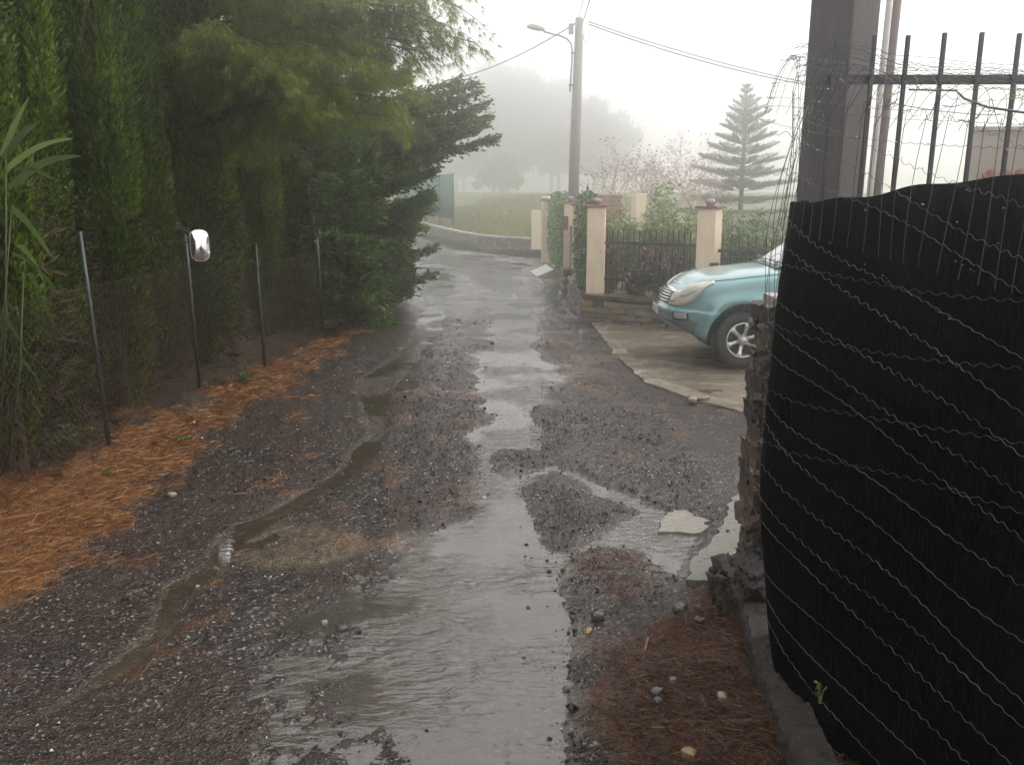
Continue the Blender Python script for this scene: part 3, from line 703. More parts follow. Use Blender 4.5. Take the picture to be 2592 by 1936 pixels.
# pine with drooping soft needles
NEEDLE_V = [(-.012, 0, 0), (.012, 0, 0), (0, .0, 1)]
def pine_tree():
    o = Vector((-4.75, 11.6, .1)); g = np.random.default_rng(77)
    t = thing('pine_tree', o, 'pine whose light green drooping branches hang in front of the cypresses', 'tree')
    link('trunk', trunk_mesh(7.2, .16, 8, lean=(.5, .2)), bark, t)
    wood = MB(); P, D = [], []
    main = [((.3, .1, 2.9), at(640, 40, 10.8)), ((.35, .1, 3.2), at(760, 110, 10.6)), ((.35, .1, 3.4), at(900, 60, 11.2)), ((.4, .1, 3.9), at(1040, 20, 11.6)), ((.4, .1, 4.2), at(1140, -40, 11.9)),
            ((.3, .1, 2.7), at(880, 215, 10.9)), ((.3, .1, 2.6), at(960, 290, 11.0)), ((.3, .1, 3.0), at(1010, 190, 11.3)), ((.3, .1, 2.5), at(760, 250, 10.6)), ((.4, .1, 4.4), at(820, -60, 10.4)), ((.4, .1, 4.4), at(980, -70, 11)),
            ((.3, .1, 3.6), at(1090, 110, 11.7)), ((.35, .1, 3.2), at(620, 110, 10.2)), ((.35, .1, 3.0), at(700, 170, 10.3)), ((.35, .1, 3.3), at(560, 60, 10.0)), ((.4, 0, 4.6), at(700, -80, 10)), ((.4, 0, 4.8), at(1100, -110, 11.6)), ((.4, .1, 4.), at(1175, 100, 12.1)), ((.4, .1, 4.2), at(1080, 40, 11.5)), ((.4, .1, 4.1), at(1120, 60, 11.9)), ((.4, .1, 3.8), at(1060, 130, 11.5)), ((.4, .1, 4.5), at(1060, -30, 11.5)), ((.4, .1, 4.6), at(1150, 10, 12.1)), ((.3, .1, 3.2), at(940, 140, 10.9)), ((.3, .1, 2.9), at(1000, 250, 11.2)), ((.3, .1, 3.4), at(820, 120, 10.5))]
    for a, c in main:
        a = np.array(a); c = np.array(c - o); L = np.linalg.norm(c - a)
        arc = lambda u: a + (c - a) * u + np.array([0, 0, .28 * math.sin(u * PI)])
        wood.tube([tuple(arc(u)) for u in (0, .2, .4, .6, .8, 1)], [.035, .03, .024, .018, .012, .005], 5, cap=False)
        for k in range(58):
            u = g.uniform(.25, 1.0); p = arc(u); th = g.uniform(0, 2 * PI)
            e = np.array([math.cos(th) * .38, math.sin(th) * .38, -.22 - .32 * g.uniform()]) * g.uniform(.5, 1.15) + (c - a) / L * .2
            wood.tube([tuple(p), tuple(p + e * .5 + [0, 0, .05]), tuple(p + e)], [.007, .005, .002], 3, cap=False)
            m_ = 8; tt = np.linspace(.25, 1, m_)[:, None]
            P.append(p + e * tt + g.normal(0, .035, (m_, 3))); D.append(np.repeat((e / np.linalg.norm(e))[None], m_, 0))
    P, D = np.concatenate(P), np.concatenate(D); nt_ = len(P); kk = 15
    PP = np.repeat(P, kk, 0); DD = np.repeat(D, kk, 0) * .8 + g.normal(0, .55, (nt_ * kk, 3)) + np.array([0, 0, -.45])
    V, F_, T = scatter(NEEDLE_V, [(0, 1, 2)], PP, DD, g.uniform(.09, .16, nt_ * kk), seed=9, width=g.uniform(.16, .26, nt_ * kk))
    base = np.repeat(np.repeat(g.uniform(-.2, .2, nt_), kk), 3)
    link('boughs', wood.mesh('boughs'), bark, t)
    link('crown', np_mesh('pine_needles_crown', V, F_, np.clip(T * .6 + .2 + base, 0, 1)), pine_leaf, t)
pine_tree()

# ---- chain link fence with thin green posts
galv = pbr('green_painted_steel', (.018, .032, .027), (.010, .018, .015), 20, .3, .5, .1, 80)
rusty = pbr('rusty_wire', (.09, .06, .045), (.05, .034, .027), 30, .5, metal=.3)
fp = [Vector((-3.66, 4.2, .03)), gp(282, 1165), gp(508, 1006), gp(672, 941), Vector((-3.05, 13.9, .02))]
tops = [1.95, 2.0, 1.86, 1.68, 1.6]
fence = thing('chain_link_fence', fp[1], 'thin rusty chain link fence in front of the cypresses', 'fence')
def to_local(o, p): return Vector(p) - o.location
for i, (p, h) in enumerate(zip(fp, tops)):
    q = to_local(fence, p); lean = -.07 if i == 1 else -.03
    MB().tube([(q.x, q.y, -.1), (q.x + lean * .5, q.y, h * .5), (q.x + lean, q.y, h)], .021, 7).build('post', galv, fence, smooth=True)
wm_ = MB()
for a, b_, h in ((0, 1, 1.55), (1, 2, 1.55), (2, 3, 1.45), (3, 4, 1.4)):
    A, B = to_local(fence, fp[a]), to_local(fence, fp[b_]); dv = B - A; Lh = math.hypot(dv.x, dv.y); e = Vector((dv.x / Lh, dv.y / Lh, 0))
    st = .072; k = -h
    while k < Lh:
        for s in (1, -1):
            s0, s1, z0, z1 = (k, k + h, .03, h) if s == 1 else (k, k + h, h, .03)
            c0, c1 = max(0, s0), min(Lh, s1)
            if c1 - c0 > .02:
                f0, f1 = (c0 - s0) / h, (c1 - s0) / h
                p0 = A + e * c0; p1 = A + e * c1
                wm_.tube([(p0.x, p0.y, z0 + (z1 - z0) * f0), (p1.x, p1.y, z0 + (z1 - z0) * f1)], .0017, 3, cap=False)
        k += st
    for zz in (.06, h):
        wm_.tube([(A.x, A.y, zz), tuple((A + B) / 2 + Vector((0, 0, zz - .03 - A.z))), (B.x, B.y, zz)], .0022, 4, cap=False)
wm_.build('wire_netting', rusty, fence, kind='stuff')

# ---- small convex mirror hung on the second post
chrome = pbr('mirror_glass', (.9, .9, .9), (.86, .86, .86), 3, .03, metal=1)
mpos = at(506, 621, 9.45)
mir = thing('convex_mirror', mpos, 'small rounded convex road mirror on the fence', 'mirror', rot=(R(-3), 0, R(30)))
def rounded_dome(wd, hg, dep, rcorn, n=10, back=False):
    bm = []; outline = []
    for cx, cy, a0 in ((1, 1, 0), (-1, 1, 90), (-1, -1, 180), (1, -1, 270)):
        for k in range(7):
            a = R(a0 + 15 * k); outline.append((cx * (wd / 2 - rcorn) + rcorn * math.cos(a), cy * (hg / 2 - rcorn) + rcorn * math.sin(a)))
    m_ = len(outline); v = []; f = []
    for i in range(n + 1):
        s = 1 - i / n * .999
        for x, z in outline:
            v.append((x * s, -dep * (1 - s * s), z * s))
    for i in range(n):
        for k in range(m_): f.append((i * m_ + k, i * m_ + (k + 1) % m_, (i + 1) * m_ + (k + 1) % m_, (i + 1) * m_ + k))
    f.append(tuple(n * m_ + k for k in range(m_)))
    return v, f
v, f = rounded_dome(.185, .325, .038, .075); MB().add(v, f).build('mirror_face', chrome, mir, smooth=True)
v, f = rounded_dome(.2, .34, -.05, .08); bk = MB().add([(x, y + .004, z) for x, y, z in v], f); bk.build('mirror_back', pbr('white_plastic', (.6, .6, .58), None, 9, .4), mir, smooth=True)
pp = to_local(fence, fp[2]) + fence.location
lp = Vector((pp.x - .02, pp.y, mpos.z)) - mpos
MB().tube([(0, .05, .05), tuple(lp * .5 + Vector((0, .05, .03))), tuple(lp)], .01, 6).build('bracket', galv, mir, smooth=True)

# ---- giant reed with long blades at the left margin
reed_leaf = leafmat('reed_leaf', [(0, (.02, .045, .008)), (.6, (.05, .095, .016)), (1, (.14, .19, .05))], trans=.35, patch=.2)
rp = gp(-30, 1150)
rd = thing('giant_reed', (rp.x, 6.1, .03), 'reed with long pale arching blades at the left edge', 'reed')
def blade(base, tip, bow, wdt, seed, n=9):
    a, c = Vector(base), Vector(tip); v, f = [], []; sd_ = (c - a).cross(Vector((.2, 1, .1))).normalized()
    for i in range(n + 1):
        t = i / n; p = a.lerp(c, t) + Vector((0, 0, bow * math.sin(t * PI)))
        w_ = wdt * math.sin((.12 + .88 * (1 - t)) * PI * .62) * (1 if t < 1 else .02)
        v += [tuple(p - sd_ * w_), tuple(p + Vector((0, .25 * w_, -.35 * w_))), tuple(p + sd_ * w_)]
    for i in range(n):
        for k in (0, 1): f.append((i * 3 + k, i * 3 + k + 1, i * 3 + k + 4, i * 3 + k + 3))
    me = bpy.data.meshes.new('blade'); me.from_pydata(v, [], f); me.update()
    for p in me.polygons: p.use_smooth = True
    a_ = me.attributes.new('tint', 'FLOAT', 'POINT'); a_.data.foreach_set('value', [random.Random(seed).uniform(.25, 1)] * len(v))
    return me
L0 = rd.location
def loc6(u, v, Y=6.0): return at(u, v, Y) - L0
for i, ((u0, v0), (u1, v1), bow, wd) in enumerate([((5, 395), (75, 245), .02, .022), ((10, 400), (105, 305), .03, .024), ((15, 430), (190, 350), .05, .02), ((30, 470), (210, 395), .06, .026), ((50, 430), (145, 460), .03, .014),
        ((28, 525), (137, 660), .04, .026), ((45, 620), (115, 720), .05, .02), ((70, 690), (105, 745), .02, .024), ((95, 745), (142, 830), .02, .02), ((30, 640), (160, 760), .06, .012), ((-30, 560), (-70, 380), .02, .024), ((0, 800), (90, 930), .05, .012), ((50, 900), (120, 1010), .03, .01)]):
    link('blade', blade(loc6(u0, v0), loc6(u1, v1), bow, wd, i), reed_leaf, rd)
st = MB()
for k, (u0, v0, u1, v1) in enumerate(((-5, 1180, 15, 380), (-40, 1180, 30, 520), (-60, 1180, -40, 300), (20, 1170, 60, 690))):
    st.tube([loc6(u0, v0), (loc6(u0, v0) + loc6(u1, v1)) / 2 + Vector((.03, 0, 0)), loc6(u1, v1)], [.009, .007, .003], 6)
st.build('stems', pbr('reed_stem', (.05, .07, .02), (.025, .04, .012), 9, .5), rd, smooth=True)

# ---- leafy weeds at the foot of the left fence
LEAF_V = [(0, 0, 0), (.32, .06, .45), (0, 0, 1), (-.32, .06, .45)]
LEAF_F = [(0, 1, 2), (0, 2, 3)]
weed_leaf = leafmat('weed_leaf', [(0, (.025, .055, .012)), (.5, (.06, .12, .02)), (1, (.12, .2, .04))], trans=.35)
def leafy(name, label, category, loc, n, spread, h, size, mat, seed, group=None, stems=9):
    g = np.random.default_rng(seed); t = thing(name, loc, label, category, group)
    sm = MB(); tips = []
    for k in range(stems):
        a = g.uniform(0, 2 * PI); r_ = g.uniform(.2, 1) * spread; tip = np.array([r_ * math.cos(a), r_ * math.sin(a), h * g.uniform(.5, 1)])
        tips.append(tip); sm.tube([(0, 0, -.03), tuple(tip * [.4, .4, .6]), tuple(tip)], [.006, .004, .002], 4, cap=False)
    tips = np.array(tips); k = g.integers(0, stems, n); u = g.uniform(.2, 1, n)[:, None]
    P = tips[k] * np.concatenate([u ** 1.4, u ** 1.4, u ** .8], 1) + g.normal(0, .12 * spread, (n, 3)) * [1, 1, .6]; P[:, 2] = np.abs(P[:, 2])
    D = np.stack([g.normal(0, 1, n), g.normal(0, 1, n), g.uniform(-.2, .9, n)], -1)
    V, F_, T = scatter(LEAF_V, LEAF_F, P, D, g.uniform(*size, n), seed=seed)
    link('stems', sm.mesh('stems'), MATS.get('weed_stem') or pbr('weed_stem', (.07, .09, .03), None, 9, .5), t)
    link('leaves', np_mesh('leaves', V, F_, T), mat, t)
    return t
for i, (u, v, n, s, h, lab) in enumerate([(120, 1190, 260, .3, .4, 'leafy weed clump near the left fence beside the needle verge'), (200, 1165, 200, .22, .32, 'weed clump hugging the foot of the leftmost post'), (20, 1210, 240, .34, .45, 'weed clump at the left edge below the reed'),
                                         (620, 985, 120, .2, .22, 'small weed tuft by the third fence post'), (465, 1130, 40, .07, .07, 'tiny bright green weed on the orange needles'), (275, 1225, 40, .1, .08, 'flat yellow green sprout on the needle verge')]):
    p = gp(u, v); leafy('weed', lab, 'weed', (p.x, p.y, .04), n, s, h, (.02, .05), weed_leaf, 60 + i, 'weeds along the left verge')
# ------------------------------------------------------------------ far: field wall, green screen, field, trees in the fog
slate_mats = [pbr('slate_%s' % k, c, tuple(x * .6 for x in c), 14, .35, .6, .5, 35) for k, c in
              (('grey', (.20, .18, .16)), ('brown', (.22, .165, .11)), ('dark', (.10, .09, .08)), ('ochre', (.32, .23, .13)))]
mortar = pbr('old_mortar', (.05, .043, .036), (.03, .026, .022), 12, .7, bump=.5, bscale=30)
coping = pbr('cement_coping', (.30, .29, .26), (.18, .17, .15), 5, .35, .6, .3, 25)
wall = thing('field_wall', (WALLPTS[7][0], WALLPTS[7][1], 0), 'low curved dry stone wall holding back the misty field', 'wall')
fw = MB(); cp_ = MB(); sv = MB()
wp = [Vector((x, y, 0)) - wall.location for x, y in WALLPTS[2:]]
dense = []
for a, b_ in zip(wp[:-1], wp[1:]):
    n = max(1, int((b_ - a).length / .5))
    dense += [a.lerp(b_, i / n) for i in range(n)]
dense.append(wp[-1])
rr_ = random.Random(5)
for a, b_ in zip(dense[:-1], dense[1:]):
    d_ = b_ - a; ang = math.atan2(d_.y, d_.x); c = (a + b_) / 2; nrm = Vector((-math.sin(ang), math.cos(ang), 0))
    if nrm.y > 0: nrm = -nrm
    fw.box((c.x - nrm.x * .12, c.y - nrm.y * .12, .24), (d_.length + .02, .2, .62), ang)
    cp_.box((c.x - nrm.x * .1, c.y - nrm.y * .1, .58 + rr_.uniform(-.01, .01)), (d_.length + .015, .34, .07), ang)
    z = .02
    while z < .5:
        hgt = rr_.uniform(.06, .11); x = -d_.length / 2
        while x < d_.length / 2 - .03:
            L_ = min(rr_.uniform(.12, .3), d_.length / 2 - x + .02)
            sv.box((c.x + d_.x / d_.length * (x + L_ / 2) + nrm.x * rr_.uniform(0, .03), c.y + d_.y / d_.length * (x + L_ / 2) + nrm.y * rr_.uniform(0, .03), z + hgt / 2), (L_ - .012, .08, hgt - .012), ang + rr_.uniform(-.05, .05), rr_.uniform(.85, 1))
            x += L_
        z += hgt
fw.build('core', mortar, wall); cp_.build('coping', coping, wall)
far_slate, nt, b = new_mat('far_slate')
gi = N(nt, 'ShaderNodeNewGeometry'); r = ramp(nt, [(0, (.06, .055, .05)), (.4, (.12, .105, .09)), (.75, (.17, .13, .095)), (1, (.34, .29, .23))])
nt.links.new(gi.outputs['Random Per Island'], r.inputs[0]); nt.links.new(r.outputs[0], b.inputs['Base Color']); b.inputs['Roughness'].default_value = .45
sv.build('stones', far_slate, wall, kind='stuff')

green_net = pbr('green_screen_cloth', (.045, .17, .125), (.03, .13, .095), 2.2, .8, bump=.3, bscale=60)
gs = thing('green_screen', (-2.45, 39.0, .55), 'plain green windbreak screen standing on the far stone wall', 'screen')
pts = [Vector((-2.42, 38.9, 0)), Vector((-3.25, 42, 0)), Vector((-4.95, 49, 0)), Vector((-7.5, 58.6, 0))]
for a, b_ in zip(pts[:-1], pts[1:]):
    a, b_ = a - gs.location, b_ - gs.location; n = 14; v = []; f = []
    for i in range(n + 1):
        p = a.lerp(b_, i / n); o_ = .02 * math.sin(i * 2.2)
        for z in (.02, 1.0, 1.98): v.append((p.x + o_ - .12, p.y + o_, z + .55 + .55 * 0))
    for i in range(n):
        for k in (0, 1): f.append((i * 3 + k, i * 3 + 3 + k, i * 3 + 4 + k, i * 3 + k + 1))
    o = MB().add(v, f).build('cloth', green_net, gs, smooth=True)
    m_ = o.modifiers.new('thick', 'SOLIDIFY'); m_.thickness = .01
    for p in (a, b_): MB().tube([(p.x - .17, p.y, .3), (p.x - .17, p.y, 2.55)], .03, 7).build('post', galv, gs, smooth=True)

# grass of the field and of the verge, uncountable blades
grass_leaf = leafmat('field_grass', [(0, (.10, .115, .03)), (.5, (.20, .22, .06)), (1, (.36, .32, .14))], trans=.3, patch=.4)
GRASS_V = [(-.06, 0, 0), (.06, 0, 0), (.02, .08, .6), (.0, .25, 1)]; GRASS_F = [(0, 1, 2), (0, 2, 3)]
def grass(name, label, n, px, py, seed, size):
    g = np.random.default_rng(seed); x = g.uniform(*px, n); y = g.uniform(*py, n)
    k = y > field_edge(x) + .25; x, y = x[k], y[k]; z = ground_h(x, y)
    d_ = np.stack([g.normal(0, .35, len(x)), g.normal(0, .35, len(x)), np.ones(len(x))], -1)
    V, F_, T = scatter(GRASS_V, GRASS_F, np.stack([x, y, z - .02], -1), d_, g.uniform(*size, len(x)), seed=seed)
    link(name, np_mesh(name, V, F_, T), grass_leaf, kind='stuff', label=label, category='grass')
grass('field_grass', 'rough pale green grass of the field fading into fog', 52000, (-6, 7), (32.6, 56), 3, (.12, .34))
def verge(label, pts, n, seed, wd=.35):
    g = np.random.default_rng(seed); P = np.array(pts); s = g.uniform(0, len(P) - 1, n); i = s.astype(int); t = (s - i)[:, None]
    q = P[i] * (1 - t) + P[np.minimum(i + 1, len(P) - 1)] * t + g.normal(0, wd * .5, (n, 2))
    keep = q[:, 1] < field_edge(q[:, 0]) - .12; q = q[keep]
    z = ground_h(q[:, 0], q[:, 1]); d_ = np.stack([g.normal(0, .4, len(q)), g.normal(0, .4, len(q)), np.ones(len(q))], -1)
    V, F_, T = scatter(GRASS_V, GRASS_F, np.column_stack([q, z - .01]), d_, g.uniform(.06, .2, len(q)), seed=seed)
    link('verge_grass', np_mesh('verge_grass', V, F_, T), weed_leaf, kind='stuff', label=label, category='grass')
verge('strip of bright green grass along the foot of the curved field wall', [(-4.6, 47.5), (-3.2, 41), (-2.1, 37), (-1.6, 35.3)], 5200, 12, .55)
verge('bright weeds growing before the field wall near the gate piers', [(-.3, 33.2), (.2, 32.7), (.55, 32.3)], 2200, 13, .4)
dirt = MB()

fog_leaf = leafmat('broadleaf_in_fog', [(0, (.06, .085, .05)), (.5, (.11, .14, .085)), (1, (.17, .20, .13))], trans=.2)
CLUMP_V = [(-.5, 0, -.1), (.4, -.1, .0), (.1, .5, .3), (-.2, -.4, .5), (.3, .3, -.3)]; CLUMP_F = [(0, 1, 2), (1, 3, 0), (2, 3, 1), (4, 2, 0)]
def crown_tree(label, u, Y, vtop, width, seed, base_v=500, lob=16, per=420, leaf=.22, trunks=2):
    g = np.random.default_rng(seed); p = at(u, base_v, Y); top = at(u, vtop, Y); zb = float(ground_h(np.array([p.x]), np.array([p.y]))[0])
    h = top.z - zb; t = thing('fog_tree', (p.x, Y, zb), label, 'tree', 'trees in the fog behind the field')
    P = []; wood = MB()
    tr_top = np.array([g.uniform(-.3, .3), 0, h * .5])
    for k in range(lob):
        a = g.uniform(0, 2 * PI); zc = h * (.22 + .68 * ((k + .5) / lob)); env = math.sin(min(1, (zc / h) ** .8) * PI) ** .6
        rr = width * .5 * env * g.uniform(.15, .95); c = np.array([rr * math.cos(a), rr * math.sin(a) * .7, zc])
        s = g.uniform(.5, .95) * width * .15
        q = g.normal(0, 1, (per, 3)); q /= np.linalg.norm(q, axis=1, keepdims=True); q *= g.uniform(.35, 1.0, (per, 1)) ** .5
        q = q * (1 + .45 * g.normal(0, 1, (per, 1)) * .5) + .35 * np.sin(q[:, [1, 2, 0]] * 5 + k); P.append(c + q * [s, s, s * .8] * g.uniform(.8, 1.2))
        st_ = np.array([0, 0, h * .12 + .35 * zc * g.uniform(.4, 1)])
        wood.tube([tuple(st_), tuple((st_ + c) / 2 + [0, 0, .2]), tuple(c)], [.09, .06, .02], 5, cap=False)
    P = np.concatenate(P); V, F_, T = scatter(CLUMP_V, CLUMP_F, P, g.normal(0, 1, P.shape), g.uniform(.5, 1.3, len(P)) * leaf, seed=seed)
    for k in range(trunks):
        x0 = (k - (trunks - 1) / 2) * 1.3
        wood.tube([(x0, 0, -.3), (x0 * .8, 0, h * .25), (x0 * .3, 0, h * .55)], [.3, .24, .14], 7)
    link('trunk', wood.mesh('trunk', True), bark, t); link('crown', np_mesh('crown', V, F_, T), fog_leaf, t)
crown_tree('tallest round tree in the fog, left of the lamp post', 1275, 140, 150, 17, 1, 492, 50, 420, .42)
crown_tree('foggy tree directly behind the lamp post', 1405, 146, 195, 14.5, 2, 493, 40, 400, .42)
crown_tree('foggy feathery tree right of the lamp post', 1515, 124, 245, 11.6, 3, 495, 36, 380, .38)
crown_tree('low dark bush tree in the fog with forked trunks', 1262, 112, 400, 6.4, 4, 491, 24, 260, .32)
crown_tree('foggy tree half hidden behind the spreading conifer', 1165, 150, 245, 13, 5, 491, 32, 380, .42)

def bare_tree(name, label, base, h, seed, spread=.55, depth=6, mat=None, group=None, r0=.06):
    g = random.Random(seed); mb = MB(); t = thing(name, base, label, 'tree', group)
    def grow(p, d, L, r, k):
        q = p + d * L * .5 + Vector((g.uniform(-1, 1), g.uniform(-1, 1), g.uniform(-.5, 1))) * L * .08; e = p + d * L
        mb.tube([p, q, e], [r, r * .85, r * .68], 5 if k > 3 else 3, cap=False)
        if k == 0: return
        for j in range(3 if k > 1 else 2):
            nd = (d + Vector((g.uniform(-1, 1), g.uniform(-1, 1), g.uniform(-.45, .45))) * spread * 1.6).normalized()
            grow(e if j else q, nd, L * g.uniform(.62, .86), r * .62, k - 1)
    grow(Vector((0, 0, -.2)), Vector((g.uniform(-.1, .1), 0, 1)), h * .3, r0, depth)
    link('branches', mb.mesh('branches'), mat or bark, t)
    if mat is not None and depth > 5:
        tips = np.array([tuple(q) for q in mb.v]); rg_ = np.random.default_rng(seed); tips = tips[tips[:, 2] > h * .35]; tips = tips[rg_.integers(0, len(tips), 900)] + rg_.normal(0, .12, (900, 3))
        V, F_, T = scatter(LEAF_V, LEAF_F, tips, rg_.normal(0, 1, (900, 3)), rg_.uniform(.05, .11, 900), seed=seed)
        link('withered_leaves', np_mesh('withered', V, F_, T), MATS.get('withered_leaf') or leafmat('withered_leaf', [(0, (.10, .05, .05)), (.6, (.24, .12, .13)), (1, (.38, .22, .23))]), t)
    return t
rosy = pbr('reddish_bare_twigs', (.42, .25, .25), (.28, .16, .16), 10, .7)
for i, (u, Y, vt, lab) in enumerate([(1600, 33, 350, 'bare tree with long crooked branches right of the pole'), (1690, 35, 360, 'bare reddish twiggy tree left of the tiered conifer'), (1755, 38, 350, 'bare twiggy tree just left of the tiered conifer')]):
    b0 = at(u, 560, Y); tp = at(u, vt, Y); zb = .32
    bare_tree('bare_tree', lab, (b0.x, Y, zb), (tp.z - zb) * 1.15, 90 + i * 3, .62, 6, rosy, 'bare trees in the garden', .055)
for i, (u, Y, vt, lab) in enumerate([(2290, 30, 370, 'faint bare tree seen between the near fence bars'), (2400, 36, 400, 'faint bare tree left of the grey house beyond the near fence')]):
    b0 = at(u, 560, Y); tp = at(u, vt, Y)
    bare_tree('bare_tree', lab, (b0.x, Y, .3), tp.z - .3, 120 + i, .6, 5, rosy, 'bare trees beyond the near fence', .05)

# ------------------------------------------------------------------ lamp post with cables
conc = pbr('pole_concrete', (.17, .15, .135), (.12, .105, .095), 4, .75, bump=.2, bscale=40)
grey_steel = pbr('grey_steel', (.16, .16, .165), (.10, .10, .105), 10, .45, metal=.5)
cable_m = pbr('black_cable', (.03, .03, .032), None, 8, .5)
PY = 28.0
pb = at(1448, 504, PY); ptop = at(1466, 46, PY)
pole = thing('lamp_post', (pb.x, PY, 0), 'tall concrete pole with a curved street lamp arm', 'lamp post')
top = ptop - pole.location
MB().tube([(0, 0, -.2), (top.x * .4, 0, top.z * .5), (top.x, 0, top.z)], [.175, .15, .115], 14).build('pole', conc, pole, smooth=True)
def PL(u, v, Y=PY): return at(u, v, Y) - pole.location
arm = [PL(1443, 233, 27.85), PL(1446, 180, 27.85), PL(1449, 132, 27.85), PL(1446, 112, 27.85), PL(1436, 100, 27.85), PL(1420, 92, 27.85), PL(1398, 87, 27.85), PL(1375, 80, 27.85)]
MB().tube(arm, .028, 8).build('lamp_arm', grey_steel, pole, smooth=True)
hd = MB(); hc = PL(1357, 72, 27.85)
for_ax = (PL(1337, 69, 27.85) - PL(1378, 77, 27.85)).normalized()
prof = [(.0, .02), (.05, .07), (.14, .10), (.28, .11), (.42, .105), (.52, .07), (.56, .02)]
v, f = [], []
base = PL(1379, 77, 27.85); sideax = for_ax.cross(Vector((0, 0, 1))).normalized(); upax = sideax.cross(for_ax)
for d_, r_ in prof:
    for k in range(12):
        a = 2 * PI * k / 12; zz = math.sin(a); v.append(base + for_ax * d_ + sideax * (r_ * 1.2 * math.cos(a)) + upax * (r_ * (zz if zz > 0 else zz * .55)))
for i in range(len(prof) - 1):
    for k in range(12): f.append((i * 12 + k, i * 12 + (k + 1) % 12, (i + 1) * 12 + (k + 1) % 12, (i + 1) * 12 + k))
f += [tuple(range(12)), tuple(72 + k for k in range(12))]
MB().add(v, f).build('lamp_head', pbr('lamp_head_paint', (.22, .21, .17), (.15, .14, .12), 6, .5), pole, smooth=True)
for v_ in (133, 215):
    b_ = PL(1449 if v_ < 200 else 1444, v_, 27.85); MB().box((b_.x + .06, .0, b_.z), (.2, .2, .04)).build('bracket', grey_steel, pole)
c = PL(1449, 74, 27.86); MB().box((c.x - .04, c.y + .02, c.z), (.15, .14, .3)).build('junction_box', pbr('junction_plastic', (.2, .2, .2), None, 6, .6), pole, bevel=.01)
c = PL(1478, 74); MB().tube([c, c + Vector((.0, 0, -.3)), c + Vector((.08, 0, -.42)), c + Vector((.16, 0, -.3)), c + Vector((.17, 0, -.02))], .011, 5).build('cable_loop', cable_m, pole, smooth=True)
MB().tube([(top.x + .12, -.02, top.z - .5), (top.x * .5 + .15, -.02, top.z * .5), (.17, -.02, 0)], .009, 5).build('ground_wire', cable_m, pole, smooth=True)
def cable(label, pts, r_, sag=0, n=22):
    out_ = []
    a, b_ = Vector(pts[0]), Vector(pts[-1])
    for i in range(n + 1):
        t = i / n; p = a.lerp(b_, t); p.z -= sag * 4 * t * (1 - t); out_.append(p)
    MB().tube(out_, r_, 5).build('overhead_cable', cable_m, smooth=True, label=label, category='cable')
cable('overhead cable from the pole into the left trees', [at(1460, 58, PY), at(1130, 204, 40)], .022, .25)
cable('upper of the two overhead cables from pole to the right', [at(1488, 55, PY), at(2060, 214, 28.5)], .018, .12)
cable('lower of the two overhead cables from pole to the right', [at(1490, 62, PY), at(2060, 219, 28.6)], .02, .16)
cable('overhead cable running from the pole top toward the viewer, left one', [at(1466, 44, PY), at(1500, -120, 14)], .012, .05)
cable('overhead cable running from the pole top toward the viewer, right one', [at(1474, 60, PY), at(1525, -120, 14)], .016, .05)
cable('faint cable crossing behind the near fence bars', [at(2180, 243, 24.5), at(2520, 292, 24)], .016, .1)

# ------------------------------------------------------------------ gate piers, low wall, iron fences
plaster = pbr('cream_plaster', (.76, .63, .46), (.62, .50, .36), 4.5, .6, .75, .12, 60, stretch=(1.6, 1.6, .6))
plaster2 = pbr('pale_cream_plaster', (.76, .66, .49), (.66, .57, .43), 3.5, .6, .75, .12, 60)
brick_red = pbr('red_tile', (.26, .085, .055), (.16, .055, .04), 9, .45, .6, .2, 40)
globe_m = pbr('lilac_lamp_glass', (.36, .28, .34), (.26, .20, .26), 6, .15)
iron = pbr('black_iron', (.035, .028, .03), (.022, .018, .02), 14, .4, .55, .1, 60)
def pier(label, x, y, z0, z1, w_, rz, lamp='globe', m_=None, cap=True):
    t = thing('gate_pier', (x, y, z0), label, 'pillar', 'cream garden piers', rot=(0, 0, rz)); h = z1 - z0
    MB().box((0, 0, h / 2 - .03), (w_, w_, h + .06)).build('shaft', m_ or plaster, t, bevel=.012)
    if cap: MB().box((0, 0, h + .022), (w_ + .07, w_ + .07, .044)).build('cap_tile', brick_red, t, bevel=.008)
    if lamp == 'globe':
        l = MB().lathe([(.06, .0), (.07, .015), (.07, .035), (.05, .04)], 14, (0, 0, h + .044)).build('lamp', pbr('lamp_base', (.2, .15, .16), None, 8, .5) if 'lamp_base' not in MATS else MATS['lamp_base'], t, smooth=True)
        MB().lathe([(.078, .032), (.088, .055), (.083, .085), (.058, .108), (.02, .118)], 16, (0, 0, h + .044)).build('globe', globe_m, l, smooth=True)
        for k in range(4):
            a = k * PI / 4; q = [(.091 * math.cos(a) * c_, .091 * math.sin(a) * c_, h + .044 + z_) for c_, z_ in ((-1, .05), (-.9, .092), (-.4, .118), (.4, .118), (.9, .092), (1, .05))]
            MB().tube(q, .007, 4).build('cage_ring', MATS['lamp_base'], l)
    elif lamp == 'flat':
        MB().lathe([(.12, 0), (.15, .04), (.13, .09), (.05, .11)], 12, (0, 0, h + .044)).build('lamp', pbr('white_lamp', (.6, .58, .52), None, 6, .4), t, smooth=True)
    return t
ANG = math.atan2(-.79, 1.22)
PA = Vector((1.52, 15.88, 0)); PBv = Vector((3.30, 14.74, 0)); PC = Vector((1.42, 18.4, 0)); PD = Vector((1.42, 21.4, 0)); PE = Vector((1.12, 29, 0))
pier('corner garden pier where the low stone wall turns', PA.x, PA.y, .49, 2.05, .32, ANG * .25)
pier('garden pier behind the car with lilac lamp on top', PBv.x, PBv.y, .5, 2.05, .32, ANG)
pier('gate pier just behind the nearest ivy', PC.x, PC.y, .49, 2.05, .30, 0)
